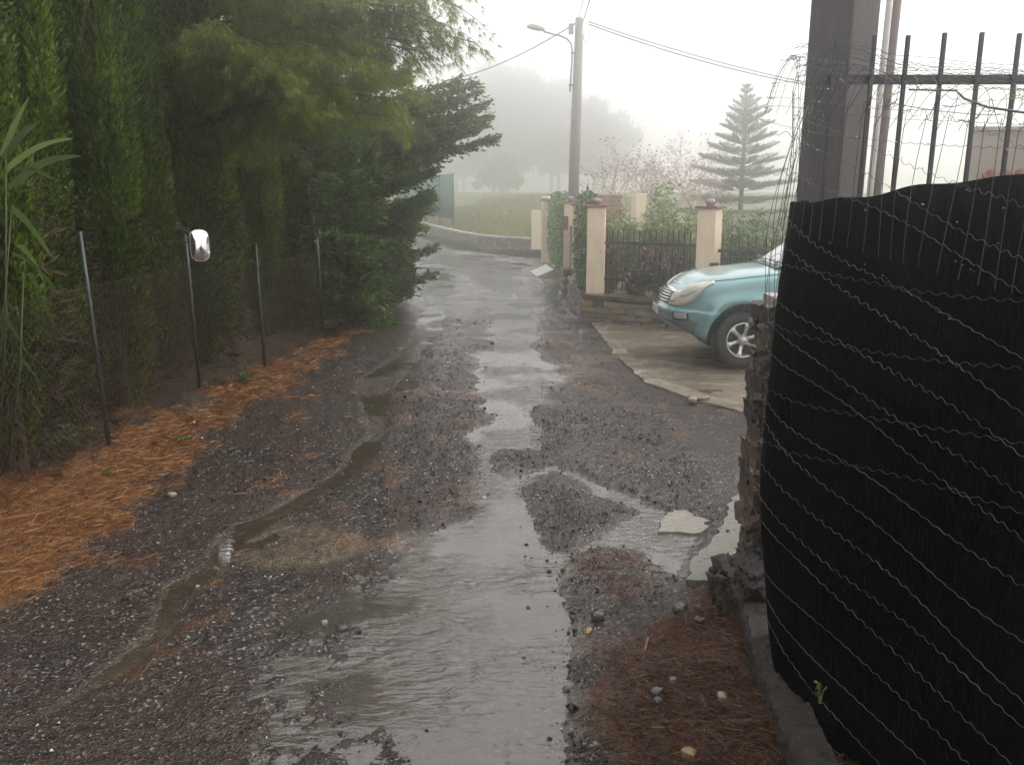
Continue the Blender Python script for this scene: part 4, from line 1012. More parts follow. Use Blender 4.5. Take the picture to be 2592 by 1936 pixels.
pier('gate pier left of the dark gate leaf', PD.x, PD.y, .49, 2.05, .31, 0)
pier('farthest gate pier with a white lamp', PE.x, PE.y, 0, 2.02, .31, 0, 'flat')
pier('pale plaster pier standing alone in the garden', at(1616, 540, 21.5).x, 21.5, .3, at(1616, 490, 21.5).z, .28, .3, None, plaster2, False)
pier('pale pier at the end of the field wall', .92, 32.3, 0.3, 1.65, .42, 0, None, plaster2, False)
pier('garden pier at the right end of the iron fence hidden by the car', 7.2, 12.5, .5, 2.05, .32, ANG)

gw = thing('garden_wall', (PA.x, PA.y, 0), 'low slate garden wall carrying the piers and iron fence', 'wall')
def run(a, b_, zt, rows, seed, core_w=.26):
    a, b_ = a - gw.location, b_ - gw.location; d_ = b_ - a; L_ = math.hypot(d_.x, d_.y); e = Vector((d_.x / L_, d_.y / L_, 0)); ang = math.atan2(d_.y, d_.x)
    nrm = Vector((e.y, -e.x, 0))          # outward: to the right of the direction
    c = (a + b_) / 2
    MB().box((c.x, c.y, zt / 2 - .1), (L_, core_w, zt + .1), ang).build('core', mortar, gw)
    g = random.Random(seed); z = .0
    protos = [rough_stone(1, 1, 1, seed * 10 + k, 2, .14) for k in range(6)]
    for k, p in enumerate(protos): p.materials.append(slate_mats[k % 4])
    for r_ in range(rows):
        hgt = (zt - .07) / rows; s = g.uniform(-.1, 0)
        while s < L_:
            ln = g.uniform(.13, .34); mid = min(max(s + ln / 2, .05), L_ - .02)
            p = a + e * mid + nrm * (core_w / 2 + g.uniform(-.005, .02))
            o = link('stone', protos[g.randrange(6)], None, gw, loc=(p.x, p.y, z + hgt / 2), rot=(g.uniform(-.04, .04), g.uniform(-.04, .04), ang + g.uniform(-.05, .05)))
            o.scale = (ln * .98, .13, hgt * g.uniform(.82, .98)); s += ln
        z += hgt
    MB().box((c.x + nrm.x * .02, c.y + nrm.y * .02, zt - .0), (L_ + .04, core_w + .12, .075), ang).build('coping', coping_wet, gw, bevel=.012)
coping_wet = pbr('dark_wet_coping', (.11, .095, .08), (.055, .048, .042), 6, .2, .4, .3, 25)
A0 = Vector((1.36, 15.75, 0))
run(A0 + Vector((.02, .0, 0)), Vector((9.0, 10.8, 0)), .49, 4, 4)
run(Vector((1.42, 19.0, 0)), A0 + Vector((.10, .22, 0)), .49, 5, 9)
run(Vector((1.42, 23.2, 0)), Vector((1.42, 20.6, 0)), .49, 5, 12)

def iron_fence(label, a, b_, nb, z0, zt, zr1, zr2, seed):
    t = thing('iron_fence', a, label, 'fence', 'iron garden fences'); d_ = b_ - a; L_ = math.hypot(d_.x, d_.y); ang = math.atan2(d_.y, d_.x); e = Vector((d_.x / L_, d_.y / L_, 0))
    for z in (zr1, zr2): MB().box((e.x * L_ / 2, e.y * L_ / 2, z), (L_, .022, .05), ang).build('rail', iron, t)
    me = MB(); me.box((0, 0, (z0 + zt) / 2), (.02, .02, zt - z0)); me.box((0, 0, zt + .02), (.02, .02, .04), taper=.1); me = me.mesh('bar')
    for k in range(nb):
        p = e * (L_ * (k + .5) / nb); link('bar', me, iron, t, loc=(p.x, p.y - .024, 0), rot=(0, 0, ang))
eA = Vector((1.22, -.79, 0)).normalized()
iron_fence('black iron fence panel between corner pier and pier behind the car', PA + eA * .17, PBv - eA * .17, 17, .6, 1.66, 1.43, .78, 1)
iron_fence('black iron fence panel right of the pier behind the car', PBv + eA * .17, Vector((7.05, 12.6, 0)), 30, .6, 1.62, 1.36, .78, 2)
# gate leaf, post box, bracket lamp
MB().box((1.42, 20.0, .95), (.06, 2.3, 1.15)).build('gate_leaf', pbr('dark_gate_steel', (.04, .045, .05), None, 4, .5), label='dark steel gate leaf between the two ivy screens', category='gate', bevel=.01)
pbx = thing('letter_box', (1.26, 20.9, 1.45), 'brown letter box on the gate pier', 'letter box')
MB().box((0, 0, .15), (.14, .2, .32)).build('body', pbr('brown_paint', (.14, .07, .045), None, 5, .5), pbx, bevel=.012); MB().box((-.072, 0, .24), (.006, .14, .03)).build('slot', iron, pbx)
lamp_p = at(1808, 676, 14.0)
fl = thing('garden_floodlight', lamp_p, 'small black floodlight behind the car bonnet', 'floodlight')
MB().box((0, 0, 0), (.16, .1, .14), .5, .8).build('housing', iron, fl, bevel=.01); MB().tube([(0, 0, -.05), (.04, .05, -.25), (.04, .3, -.3)], .012, 6).build('arm', iron, fl)
# ivy screens
ivy_leaf = leafmat('ivy_leaf', [(0, (.02, .055, .012)), (.5, (.06, .13, .022)), (1, (.14, .23, .05))], trans=.2, rough=.3)
def ivy(label, c, dims, n, seed):
    g = np.random.default_rng(seed); t = thing('ivy_screen', c, label, 'ivy', 'ivy screens between the gate piers')
    P = g.uniform(-.5, .5, (n, 3)); k = np.argmax(np.abs(P) + g.uniform(0, .3, P.shape), 1); P[np.arange(n), k] = np.sign(P[np.arange(n), k]) * g.uniform(.4, .55, n)
    P = P * dims + g.normal(0, .035, (n, 3)); P[:, 2] += dims[2] / 2; P[:, 2] += .10 * np.sin(P[:, 1] * 5 + 1) * (P[:, 2] > dims[2] * .8)
    D = g.normal(0, .7, (n, 3)) + np.array([-.3, -.3, -.5])
    V, F_, T = scatter(LEAF_V, LEAF_F, P, D, g.uniform(.05, .10, n), seed=seed, width=g.uniform(.06, .12, n))
    link('leaves', np_mesh('ivy', V, F_, T), ivy_leaf, t)
    w_ = MB()
    for j in range(14):
        y0 = g.uniform(-.45, .45) * dims[1]; w_.tube([(0, y0, 0), (g.uniform(-.1, .1), y0 + g.uniform(-.2, .2), dims[2] * .5), (g.uniform(-.1, .1), y0 + g.uniform(-.3, .3), dims[2] * .95)], [.014, .01, .005], 4)
    w_.build('stems', bark, t)
ivy('nearest ivy screen beside the corner pier', (1.47, 17.1, .5), (.3, 1.9, 1.62), 5200, 3)
ivy('farther ivy screen between the two far gate piers', (1.35, 25.2, .35), (.34, 6.8, 1.75), 7500, 4)
# white board leaning at the wall foot
bp_ = gp(1362, 700)
MB().box((0, 0, 0), (.5, .7, .02)).build('fallen_board', pbr('white_board', (.34, .38, .35), (.24, .27, .25), 4, .3), loc=(bp_.x + .1, bp_.y, .16), rot=(R(8), R(-22), R(12)), label='white board lying against the wall foot by the far piers', category='board')

# ------------------------------------------------------------------ garden plants
ole_leaf = leafmat('oleander_leaf', [(0, (.06, .10, .03)), (.5, (.16, .23, .07)), (1, (.32, .38, .17))], trans=.3)
LANCE_V = [(0, 0, 0), (.09, .02, .4), (0, 0, 1), (-.09, .02, .4)]
def oleander(label, x, y, h, wd, seed, n=34, dens=44):
    g = np.random.default_rng(seed); t = thing('oleander', (x, y, .28), label, 'shrub', 'oleanders behind the iron fence'); w_ = MB(); P, D = [], []
    for k in range(n):
        a = g.uniform(0, 2 * PI); r_ = wd * g.uniform(.1, 1) ** .7; hh = h * g.uniform(.55, 1.05); tip = np.array([r_ * math.cos(a), r_ * math.sin(a) * .6, hh])
        w_.tube([(tip[0] * .15, tip[1] * .15, -.05), tuple(tip * [.5, .5, .55]), tuple(tip)], [.016, .011, .005], 4, cap=False)
        u = g.uniform(.12, 1.03, dens)[:, None]; q = tip * np.concatenate([u ** 1.3, u ** 1.3, u], 1); P.append(q + g.normal(0, .02, q.shape))
        th = g.uniform(0, 2 * PI, dens); D.append(np.stack([np.cos(th), np.sin(th), g.uniform(-.3, 1.1, dens)], -1))
    P, D = np.concatenate(P), np.concatenate(D); V, F_, T = scatter(LANCE_V, LEAF_F, P, D, g.uniform(.13, .24, len(P)), seed=seed)
    link('stems', w_.mesh('stems'), bark, t); link('leaves', np_mesh('oleander', V, F_, T), ole_leaf, t)
for i, (u, Y, vt, wd, lab) in enumerate([(1545, 17.6, 500, .55, 'oleander right beside the corner pier'), (1610, 17.3, 515, .6, 'oleander behind the middle of the iron fence panel'), (1680, 17.0, 490, .6, 'tall oleander shoot left of the pier behind the car'), (1730, 16.6, 505, .5, 'oleander touching the pier behind the car'),
                                         (1830, 15.9, 505, .55, 'oleander just right of the pier behind the car'), (1895, 15.4, 490, .5, 'oleander with a yellowish shoot beneath the tiered conifer'), (1970, 15.0, 545, .6, 'oleander at the edge of the near dark fence')]):
    tp = at(u, vt, Y); oleander(lab, tp.x, Y, (tp.z - .28) * .86, wd, 200 + i)
for i, (u, Y, n) in enumerate([(1560, 18.6, 0), (1650, 18.3, 1), (1760, 17.6, 2), (1850, 17.0, 3), (1950, 16.4, 4)]):
    p = at(u, 600, Y); leafy('garden_bush', ['garden bush low behind the corner pier oleander', 'garden bush low behind the middle of the fence', 'garden bush low behind the pier near the car', 'garden bush low under the tiered conifer', 'garden bush low at the near fence edge'][i], 'shrub', (p.x, Y, .3), 900, .7, 1.15, (.05, .12), ole_leaf, 300 + i, 'green garden bushes', 16)
p = at(1678, 505, 22); leafy('round_bush', 'rounded green bush in the mist behind the garden', 'shrub', (p.x, 22, .3), 1800, .75, at(1678, 462, 22).z - .3, (.06, .14), ole_leaf, 320, None, 20)
# bougainvillea on the iron fence
bo_leaf = leafmat('bougainvillea_leaf', [(0, (.015, .028, .012)), (.6, (.04, .065, .02)), (1, (.08, .1, .04))])
bo_fl = leafmat('bougainvillea_bract', [(0, (.18, .03, .12)), (.6, (.34, .07, .24)), (1, (.45, .16, .36))], trans=.4)
bq = PA.lerp(PBv, .42)
bo = leafy('bougainvillea', 'bougainvillea with purple flowers climbing the iron fence', 'shrub', (bq.x + .05, bq.y - .06, .5), 700, .55, .9, (.04, .085), bo_leaf, 330, None, 14)
g = np.random.default_rng(8); n = 90; P = np.stack([g.normal(.1, .36, n), g.normal(-.16, .08, n), g.uniform(.1, .95, n)], -1)
P[:, 1] -= P[:, 0] * .55; cl = g.integers(0, 12, n); P = P[cl] * .75 + P * .25
V, F_, T = scatter(LEAF_V, LEAF_F, P, g.normal(0, 1, (n, 3)), g.uniform(.05, .085, n), seed=8); link('flowers', np_mesh('flowers', V, F_, T), bo_fl, bo, kind='stuff')

# tiered conifer (araucaria)
ar_leaf = leafmat('araucaria_leaf', [(0, (.05, .085, .035)), (.5, (.11, .165, .065)), (1, (.18, .24, .11))], trans=.3)
def araucaria():
    Y = 38; b0 = at(1872, 575, Y); tp = at(1891, 217, Y); h = tp.z - .3; g = np.random.default_rng(5)
    t = thing('tiered_conifer', (b0.x, Y, .3), 'symmetrical tiered conifer rising behind the garden fence', 'tree')
    lx = tp.x - b0.x
    MB().tube([(0, 0, -.1), (lx * .5, 0, h * .5), (lx, 0, h)], [.13, .085, .018], 8).build('trunk', bark, t, smooth=True)
    P, D, S = [], [], []; wood = MB()
    tiers = [.06, .15, .235, .32, .40, .475, .55, .62, .685, .745, .80, .85, .90, .945, .98]
    for j, q in enumerate(tiers):
        z = q * h; L = (3.0 * (1 - q) ** .78 + .05) * (1 if q < .9 else .75); nb = 8 if q < .85 else 5
        for k in range(nb):
            a = 2 * PI * (k + .5 * (j % 2)) / nb + g.uniform(-.15, .15); l_ = L * g.uniform(.72, 1.12); up = .10 + .75 * q ** 2.2 + g.uniform(-.05, .05)
            dv = np.array([math.cos(a), math.sin(a), up]); dv /= np.linalg.norm(dv); o_ = np.array([lx * q, 0, z]); sd_ = np.array([-math.sin(a), math.cos(a), 0])
            wood.tube([tuple(o_), tuple(o_ + dv * l_ * .6 + [0, 0, -.04 * l_]), tuple(o_ + dv * l_ + [0, 0, .05 * l_])], [.016, .011, .005], 4, cap=False)
            for s_ in np.arange(.10 if q > .6 else .22, 1.0, max(.045, .065) / max(l_, .3)):
                for sg in (-1, 1):
                    bl = .42 * l_ * (1 - s_) ** .55 * min(1, .4 + s_ * 2) * g.uniform(.8, 1.1) + .05
                    st_ = o_ + dv * l_ * s_; bd = dv * .72 + sd_ * sg * .7 + np.array([0, 0, .12]); bd /= np.linalg.norm(bd)
                    m_ = max(2, int(bl / .07)); tt = (np.arange(m_) + .5) / m_
                    P.append(st_ + bd * bl * tt[:, None] + np.array([0, 0, .03]) * (tt ** 2)[:, None]); D.append(np.repeat(bd[None], m_, 0) + g.normal(0, .25, (m_, 3)) + [0, 0, .15]); S.append(g.uniform(.15, .24, m_))
    P, D, S = map(np.concatenate, (P, D, S)); V, F_, T = scatter(SPRIG_V, SPRIG_F[:4], P, D, S, seed=5)
    link('boughs', wood.mesh('boughs'), bark, t); link('foliage', np_mesh('foliage', V, F_, T), ar_leaf, t)
araucaria()
# stacked bricks and thin steel stake in the garden
pl = thing('brick_stack', (at(1530, 520, 23).x, 23, .3), 'stack of hollow bricks by the bare trees', 'bricks')
bme = MB().box((0, 0, 0), (.27, .14, .10)).mesh('brick', bevel=.006); zt = at(1530, 490, 23).z
terra = pbr('terracotta', (.32, .2, .13), (.22, .14, .1), 8, .8)
k = 0; z = .05
while z + .3 < zt:
    for j in range(3): link('brick', bme, terra, pl, loc=((j - 1) * .285 + .04 * (k % 2), .01 * j, z))
    z += .108; k += 1
q = at(1487, 500, 21); MB().box((0, 0, .9), (.05, .05, 1.9)).build('steel_stake', iron, loc=(q.x, 21, .3), label='thin dark stake standing right of the lamp post', category='stake')
q.z = at(1487, 472, 21).z
bpy.data.objects['steel_stake'].scale.z = (q.z - .3) / 1.85
# grey house far right behind the near fence
hs = thing('grey_house', (8.6, 13.2, .3), 'grey flat roofed house behind the near fence', 'house')
hw = pbr('grey_render', (.26, .22, .175), (.22, .2, .165), 2.2, .8, bump=.15, bscale=30)
x0 = at(2444, 400, 12.2).x; zt = at(2444, 331, 12.2).z - .3
def prism(poly, z0, z1):
    n = len(poly); v = [(x, y, z0) for x, y in poly] + [(x, y, z1) for x, y in poly]
    return MB().add(v, [tuple(range(n))[::-1], tuple(range(n, 2 * n))] + [(i, (i + 1) % n, n + (i + 1) % n, n + i) for i in range(n)])
foot = [(x0 - 8.6, -1.0), (x0 - 8.6 + 6, -1.0), (x0 - 8.6 + 8.5, 3), (x0 - 8.6 + 2.75, 3)]
prism(foot, -.4, zt).build('wall', hw, hs)
prism([(foot[0][0] - .03, -1.05), (foot[1][0] + .05, -1.05), (foot[2][0] + .05, 3.05), (foot[3][0] - .03, 3.05)], zt + .002, zt + .05).build('roof_slab', coping, hs)
rx = at(2545, 447, 11.6)
rf = MB(); rf.add([(rx.x - 8.6, -1.9, rx.z - .42 - .3), (rx.x - 8.6 + 4, -1.9, rx.z - .42 - .3), (rx.x - 8.6 + 4, -1.02, rx.z - .25), (rx.x - 8.6, -1.02, rx.z - .25), (rx.x - 8.6, -1.9, rx.z - .47 - .3), (rx.x - 8.6 + 4, -1.9, rx.z - .47 - .3), (rx.x - 8.6 + 4, -1.02, rx.z - .31), (rx.x - 8.6, -1.02, rx.z - .31)], [(0, 1, 2, 3), (4, 7, 6, 5), (0, 4, 5, 1), (1, 5, 6, 2), (2, 6, 7, 3), (3, 7, 4, 0)])
pr = rf.build('porch_roof', brick_red, hs)
for k in range(20):
    x = rx.x - 8.6 + .1 + k * .2; MB().tube([(x, -1.92, rx.z - .71), (x, -1.02, rx.z - .235)], .055, 8).build('tile_row', brick_red, pr, smooth=True)
MB().box((rx.x - 8.6 + 1.4, -1.03, 1.0), (.9, .06, 1.6)).build('door', pbr('brown_door', (.12, .07, .04), None, 4, .5), hs)
# ------------------------------------------------------------------ off-road car on the driveway
def car_paint():
    m, nt, b = new_mat('pale_turquoise_paint'); L = nt.links.new
    b.inputs['Base Color'].default_value = (.20, .33, .34, 1); b.inputs['Metallic'].default_value = .35; b.inputs['Roughness'].default_value = .32
    b.inputs['Coat Weight'].default_value = .9; b.inputs['Coat Roughness'].default_value = .05
    tc = N(nt, 'ShaderNodeTexCoord'); n = N(nt, 'ShaderNodeTexNoise', i_Scale=3.0, i_Detail=6); L(tc.outputs['Object'], n.inputs['Vector'])
    r = ramp(nt, [(.35, (.135, .265, .28)), (.65, (.17, .31, .32))]); L(n.outputs[0], r.inputs[0]); L(r.outputs[0], b.inputs['Base Color'])
    v = N(nt, 'ShaderNodeTexVoronoi', i_Scale=85.0); L(tc.outputs['Object'], v.inputs['Vector'])      # rain beads
    q = N(nt, 'ShaderNodeMapRange'); q.inputs[1].default_value = .12; q.inputs[2].default_value = .26; q.inputs[3].default_value = 1; q.inputs[4].default_value = 0; L(v.outputs['Distance'], q.inputs[0])
    bp = N(nt, 'ShaderNodeBump'); bp.inputs['Strength'].default_value = .25; bp.inputs['Distance'].default_value = .002; L(q.outputs[0], bp.inputs['Height']); L(bp.outputs[0], b.inputs['Coat Normal'])
    return m
paint = car_paint()
blk = pbr('black_plastic', (.022, .022, .024), (.015, .015, .016), 20, .5)
tyre_m = pbr('tyre_rubber', (.022, .021, .021), (.014, .014, .014), 30, .55, .75, .3, 60)
alloy = pbr('silver_alloy', (.52, .51, .50), (.45, .44, .43), 12, .28, metal=.75)
chromeb = pbr('bright_chrome', (.72, .72, .72), (.65, .65, .65), 8, .12, metal=1)
lens = pbr('cloudy_headlight_lens', (.50, .47, .40), (.40, .38, .33), 5, .1, coat=1)
glass_m, nt_, b_ = new_mat('car_glass'); b_.inputs['Base Color'].default_value = (.10, .15, .15, 1); b_.inputs['Roughness'].default_value = .03; b_.inputs['IOR'].default_value = 1.9; b_.inputs['Coat Weight'].default_value = 1.0
lower_m = pbr('grey_lower_bumper', (.085, .115, .12), (.065, .09, .095), 9, .4)

ST = np.array([0, .1, .25, .45, .7, .95, 1.25, 1.55, 2.2, 3.0, 3.8, 4.3, 4.55, 4.68])
def row_tables():
    W = .925 * (1 - np.clip(1 - ST / .75, 0, 1) ** 2.3 * .36) * (1 - np.clip((ST - 4.2) / .5, 0, 1) ** 2 * .12)
    hood = np.interp(ST, [0, .1, .25, .45, .7, 1.25, 1.55, 4.68], [1.02, 1.08, 1.125, 1.155, 1.18, 1.235, 1.26, 1.26])
    k = np.clip(1 - ST / 1.1, 0, 1)
    low = np.interp(ST, [0, .2, .45, .6, 4.68], [.46, .38, .31, .31, .40])
    rows = []
    #        dx at nose, half-width, z
    rows.append((.16 * k, W - .13, low))
    rows.append((.06 * k, W - .03, low + .07))
    rows.append((.02 * k, W + .0, np.full_like(ST, .58)))
    rows.append((.00 * k, W + .004, np.full_like(ST, .70)))
    rows.append((.045 * k, W - .01, np.full_like(ST, .78)))
    rows.append((.09 * k, W - .015, hood - .12))
    rows.append((.15 * k, W - .075, hood - .035))
    rows.append((.20 * k, W - .20, hood + .018))
    rows.append((.20 * k, W * .45, hood + .04))
    rows.append((.19 * k, W * 0, hood + .045))
    return rows
ROWS = row_tables(); NR = len(ROWS)
def smooth_interp(xq, xp, fp_):
    xq = np.asarray(xq, float); m = np.gradient(fp_, xp); i = np.clip(np.searchsorted(xp, xq) - 1, 0, len(xp) - 2)
    h = xp[i + 1] - xp[i]; t = (xq - xp[i]) / h
    return (2*t**3-3*t**2+1)*fp_[i] + (t**3-2*t**2+t)*h*m[i] + (-2*t**3+3*t**2)*fp_[i+1] + (t**3-t**2)*h*m[i+1]
def body_pt(s, t):
    """point on the near side skin: s along the car (negative: round the nose), t up the section"""
    s = np.atleast_1d(np.asarray(s, float)); t = np.atleast_1d(np.asarray(t, float)); s, t = np.broadcast_arrays(s, t)
    sc = np.maximum(s, 0); out_ = np.zeros(s.shape + (3,))
    for c in range(3):
        vals = np.stack([smooth_interp(sc.ravel(), ST, (ST + ROWS[r_][0]) if c == 0 else ROWS[r_][c]) for r_ in range(NR)], 0)
        tt = np.clip(t.ravel(), 0, NR - 1 - 1e-6); i = tt.astype(int); f = tt - i
        a = np.arange(len(tt)); p1, p2 = vals[i, a], vals[i + 1, a]; p0 = vals[np.maximum(i - 1, 0), a]; p3 = vals[np.minimum(i + 2, NR - 1), a]
        p0 = np.where(i == 0, 2 * p1 - p2, p0); p3 = np.where(i + 2 > NR - 1, 2 * p2 - p1, p3)
        val = .5 * (2 * p1 + (p2 - p0) * f + (2 * p0 - 5 * p1 + 4 * p2 - p3) * f ** 2 + (3 * p1 - p0 - 3 * p2 + p3) * f ** 3)
        out_[..., c] = val.reshape(s.shape)
    neg = np.minimum(s, 0)
    out_[..., 1] *= (1 + neg); out_[..., 0] -= .10 * (1 - (1 + neg) ** 2)
    out_[..., 1] *= -1
    return out_
def body_nrm(s, t):
    e = .004; a = body_pt(s + e, t) - body_pt(s - e, t); b_ = body_pt(s, np.minimum(t + .02, NR - 1.001)) - body_pt(s, np.maximum(t - .02, 0))
    n = np.cross(a, b_); n /= np.linalg.norm(n, axis=-1, keepdims=True) + 1e-9
    return n
def grid_mesh(P, mirror=True, thick=0):
    n, m = P.shape[:2]; V = P.reshape(-1, 3); i = np.arange(n * m).reshape(n, m)
    F_ = np.stack([i[:-1, :-1], i[1:, :-1], i[1:, 1:], i[:-1, 1:]], -1).reshape(-1, 4)
    if mirror:
        V2 = V * [1, -1, 1]; F_ = np.concatenate([F_, F_[:, ::-1] + len(V)]); V = np.concatenate([V, V2])
    return V, F_
CAR = thing('parked_car', (2.13, 12.12, .055), 'pale turquoise off-road car parked nose to the road', 'car', rot=(0, 0, R(-1.5)))
AX, AZ, AR = .91, .385, .465
s_ = np.concatenate([np.linspace(-1, 0, 14)[:-1], np.linspace(0, .6, 26)[:-1], np.linspace(.6, 1.5, 34)[:-1], np.linspace(1.5, 4.68, 40)])
t_ = np.linspace(0, NR - 1, 60)
S, T_ = np.meshgrid(s_, t_, indexing='ij')
P = body_pt(S, T_)
for ax_ in (AX, AX + 2.82):                       # muscular bulge over the wheels
    rr = np.sqrt((P[..., 0] - ax_) ** 2 + (P[..., 2] - AZ) ** 2)
    bul = .050 * np.exp(-((rr - .53) / .085) ** 2) * (P[..., 2] > .25) * sstep(1.02, .9, P[..., 2]); P[..., 1] -= bul * np.sign(-P[..., 1]) * 1
V, F_ = grid_mesh(P)
me = np_mesh('body', V, F_, smooth=True)
bm = bmesh.new(); bm.from_mesh(me); bmesh.ops.remove_doubles(bm, verts=bm.verts, dist=.0008)
# wheel openings: drop the skin inside the arch circle and pull its rim onto the circle
for ax_ in (AX, AX + 2.82):
    kill = [f for f in bm.faces if all(math.hypot(v.co.x - ax_, v.co.z - AZ) < AR and abs(v.co.y) > .55 for v in f.verts)]
    bmesh.ops.delete(bm, geom=kill, context='FACES')
    for e in bm.edges:
        if e.is_boundary:
            for v in e.verts:
                d_ = math.hypot(v.co.x - ax_, v.co.z - AZ)
                if d_ < AR + .07 and abs(v.co.y) > .55 and v.co.z > .30:
                    v.co.x = ax_ + (v.co.x - ax_) * AR / d_; v.co.z = AZ + (v.co.z - AZ) * AR / d_
bmesh.ops.recalc_face_normals(bm, faces=bm.faces); bm.to_mesh(me); bm.free()
for p in me.polygons: p.use_smooth = True
body = link('body', me, paint, CAR)
md = body.modifiers.new('thick', 'SOLIDIFY'); md.thickness = .012; md.offset = -1
MB().box((.80, 0, .66), (.95, 1.36, .55)).build('engine_bay', blk, CAR)
MB().box((2.45, 0, .40), (3.7, 1.40, .16)).build('underbody', blk, CAR)
for ax_ in (AX, AX + 2.82):                       # dark wheel housings
    for sg in (-1, 1):
        v, f = [], []; n = 24
        for i in range(n + 1):
            a = R(-12 + 204 * i / n)
            for y_ in (.90, .50): v.append((ax_ + (AR + .004) * math.cos(a), sg * y_, AZ + (AR + .004) * math.sin(a)))
        for i in range(n): f.append((i * 2, i * 2 + 1, i * 2 + 3, i * 2 + 2))
        MB().add(v, f).build('wheel_arch_liner', blk, CAR, smooth=True)
# wheels
def wheel(x, y, sg, steer=0):
    w_ = link('wheel', None, parent=CAR, loc=(x, y, AZ - .012), rot=(0, 0, steer)); w_.empty_display_size = .1
    prof = [(.225, -.095), (.255, -.112), (.31, -.122), (.352, -.112), (.37, -.085), (.373, 0), (.37, .085), (.352, .112), (.31, .122), (.255, .112), (.225, .095)]
    ty = MB().lathe(prof, 48, axis='y', cap=False); ty.build('tyre', tyre_m, w_, smooth=True)
    tr = MB()
    for k in range(40):
        a = 2 * PI * k / 40
        for yy_, tw_ in ((-.05, .25), (.05, -.25)): 
            c = (.372 * math.cos(a + yy_ * 1.2), yy_, .372 * math.sin(a + yy_ * 1.2)); e = Vector((-math.sin(a), tw_, math.cos(a))).normalized() * .018; r_ = Vector((math.cos(a), 0, math.sin(a))) * .006; q = Vector((0, .04, 0)); c = Vector(c)
            tr.add([c - e - q - r_, c + e - q - r_, c + e + q - r_, c - e + q - r_, c - e - q + r_, c + e - q + r_, c + e + q + r_, c - e + q + r_], [(0, 3, 2, 1), (4, 5, 6, 7), (0, 1, 5, 4), (1, 2, 6, 5), (2, 3, 7, 6), (3, 0, 4, 7)])
    tr.build('tread_blocks', tyre_m, w_)
    fy = sg * .07
    rim = MB().lathe([(.235, sg * .09), (.232, sg * .115), (.215, sg * .112), (.205, sg * .06), (.20, -sg * .08), (.235, -sg * .09)], 48, axis='y', cap=False); rim.build('rim', alloy, w_, smooth=True)
    MB().lathe([(.002, sg * .0), (.20, sg * .0), (.20, sg * .01), (.002, sg * .01)], 32, axis='y').build('brake_disc', blk, w_)
    for k in range(6):
        a = 2 * PI * k / 6 + .3; ca, sa = math.cos(a), math.sin(a); v = []
        for r_, hw, yo in ((.06, .030, .078), (.12, .027, .085), (.18, .034, .100), (.214, .052, .108)):
            for h_, dy in ((-hw, -.012), (-hw * .6, .006), (hw * .6, .006), (hw, -.012)):
                v.append((r_ * ca - h_ * sa, sg * (yo + dy), r_ * sa + h_ * ca))
        n4 = 4; f = [(i * n4 + j, i * n4 + j + 1, (i + 1) * n4 + j + 1, (i + 1) * n4 + j) for i in range(3) for j in range(3)]
        o = MB().add(v, f).build('spoke', alloy, w_, smooth=True); o.modifiers.new('thick', 'SOLIDIFY').thickness = .02
    MB().lathe([(.075, sg * .06), (.072, sg * .085), (.05, sg * .10), (.046, sg * .125), (.03, sg * .132), (.002, sg * .133)], 24, axis='y').build('hub_cap', alloy, w_, smooth=True)
    for k in range(6):
        a = 2 * PI * k / 6 + .8; MB().lathe([(.009, sg * .09), (.009, sg * .104), (.002, sg * .106)], 6, (.058 * math.cos(a), 0, .058 * math.sin(a)), axis='y').build('wheel_nut', chromeb, w_)
for ax_ in (AX, AX + 2.82):
    for sg in (-1, 1): wheel(ax_, sg * .785, sg, R(5) if ax_ == AX else 0)
# skin-following panels
def skin_patch(name, s_edges, t_lo, t_hi, mat, off, parent=CAR, n=18, m=8, mirror=True):
    """patch between two t curves over s in [s0,s1]; t_lo/t_hi given at matching s"""
    a = np.linspace(0, 1, n); s = np.interp(a, np.linspace(0, 1, len(s_edges)), s_edges); lo = np.interp(a, np.linspace(0, 1, len(t_lo)), t_lo); hi = np.interp(a, np.linspace(0, 1, len(t_hi)), t_hi)
    q = np.linspace(0, 1, m); S = np.repeat(s[:, None], m, 1); T = lo[:, None] * (1 - q) + hi[:, None] * q
    Pp = body_pt(S, T); Nn = body_nrm(S, T)
    sgn = np.where(Nn[..., 1:2] > 0, -1, 1) if np.mean(S) > 0 else np.where(Nn[..., 0:1] > 0, -1, 1)
    Pp = Pp + Nn * sgn * off
    objs = []
    for sg in ((1, -1) if mirror else (1,)):
        V, F_ = grid_mesh(Pp * [1, sg, 1], False); o = link(name, np_mesh(name, V, F_, smooth=True), mat, parent); md = o.modifiers.new('thick', 'SOLIDIFY'); md.thickness = .014; md.offset = 0; objs.append(o)
    return objs
hl = skin_patch('headlight', [-.28, -.05, .1, .25, .43], [4.05, 4.05, 4.15, 4.6, 5.75], [5.6, 5.85, 6.0, 6.1, 6.12], lens, .010, n=22)
for o in hl:
    sg = 1 if o is hl[0] else -1
    for (a, t0, r_) in ((-.10, 4.8, .045), (.10, 5.05, .04)):
        c = body_pt(a, t0)[0] * [1, sg, 1]
        MB().lathe([(.01, -.004), (r_, .0), (r_, .012), (.012, .014)], 16).build('reflector', pbr('dull_reflector', (.45, .44, .4), None, 6, .3) if 'dull_reflector' not in MATS else MATS['dull_reflector'], o, loc=tuple(c + np.array([-.008, -.012 * sg, 0])), rot=(R(70) * sg, R(-35), 0))
skin_patch('lamp_bowl', [-.20, -.10, .0], [4.45, 4.4, 4.55], [5.2, 5.35, 5.3], MATS['dull_reflector'], .019, n=10)
skin_patch('lamp_bowl', [.06, .14, .22], [4.75, 4.75, 5.0], [5.55, 5.65, 5.65], MATS['dull_reflector'], .019, n=10)
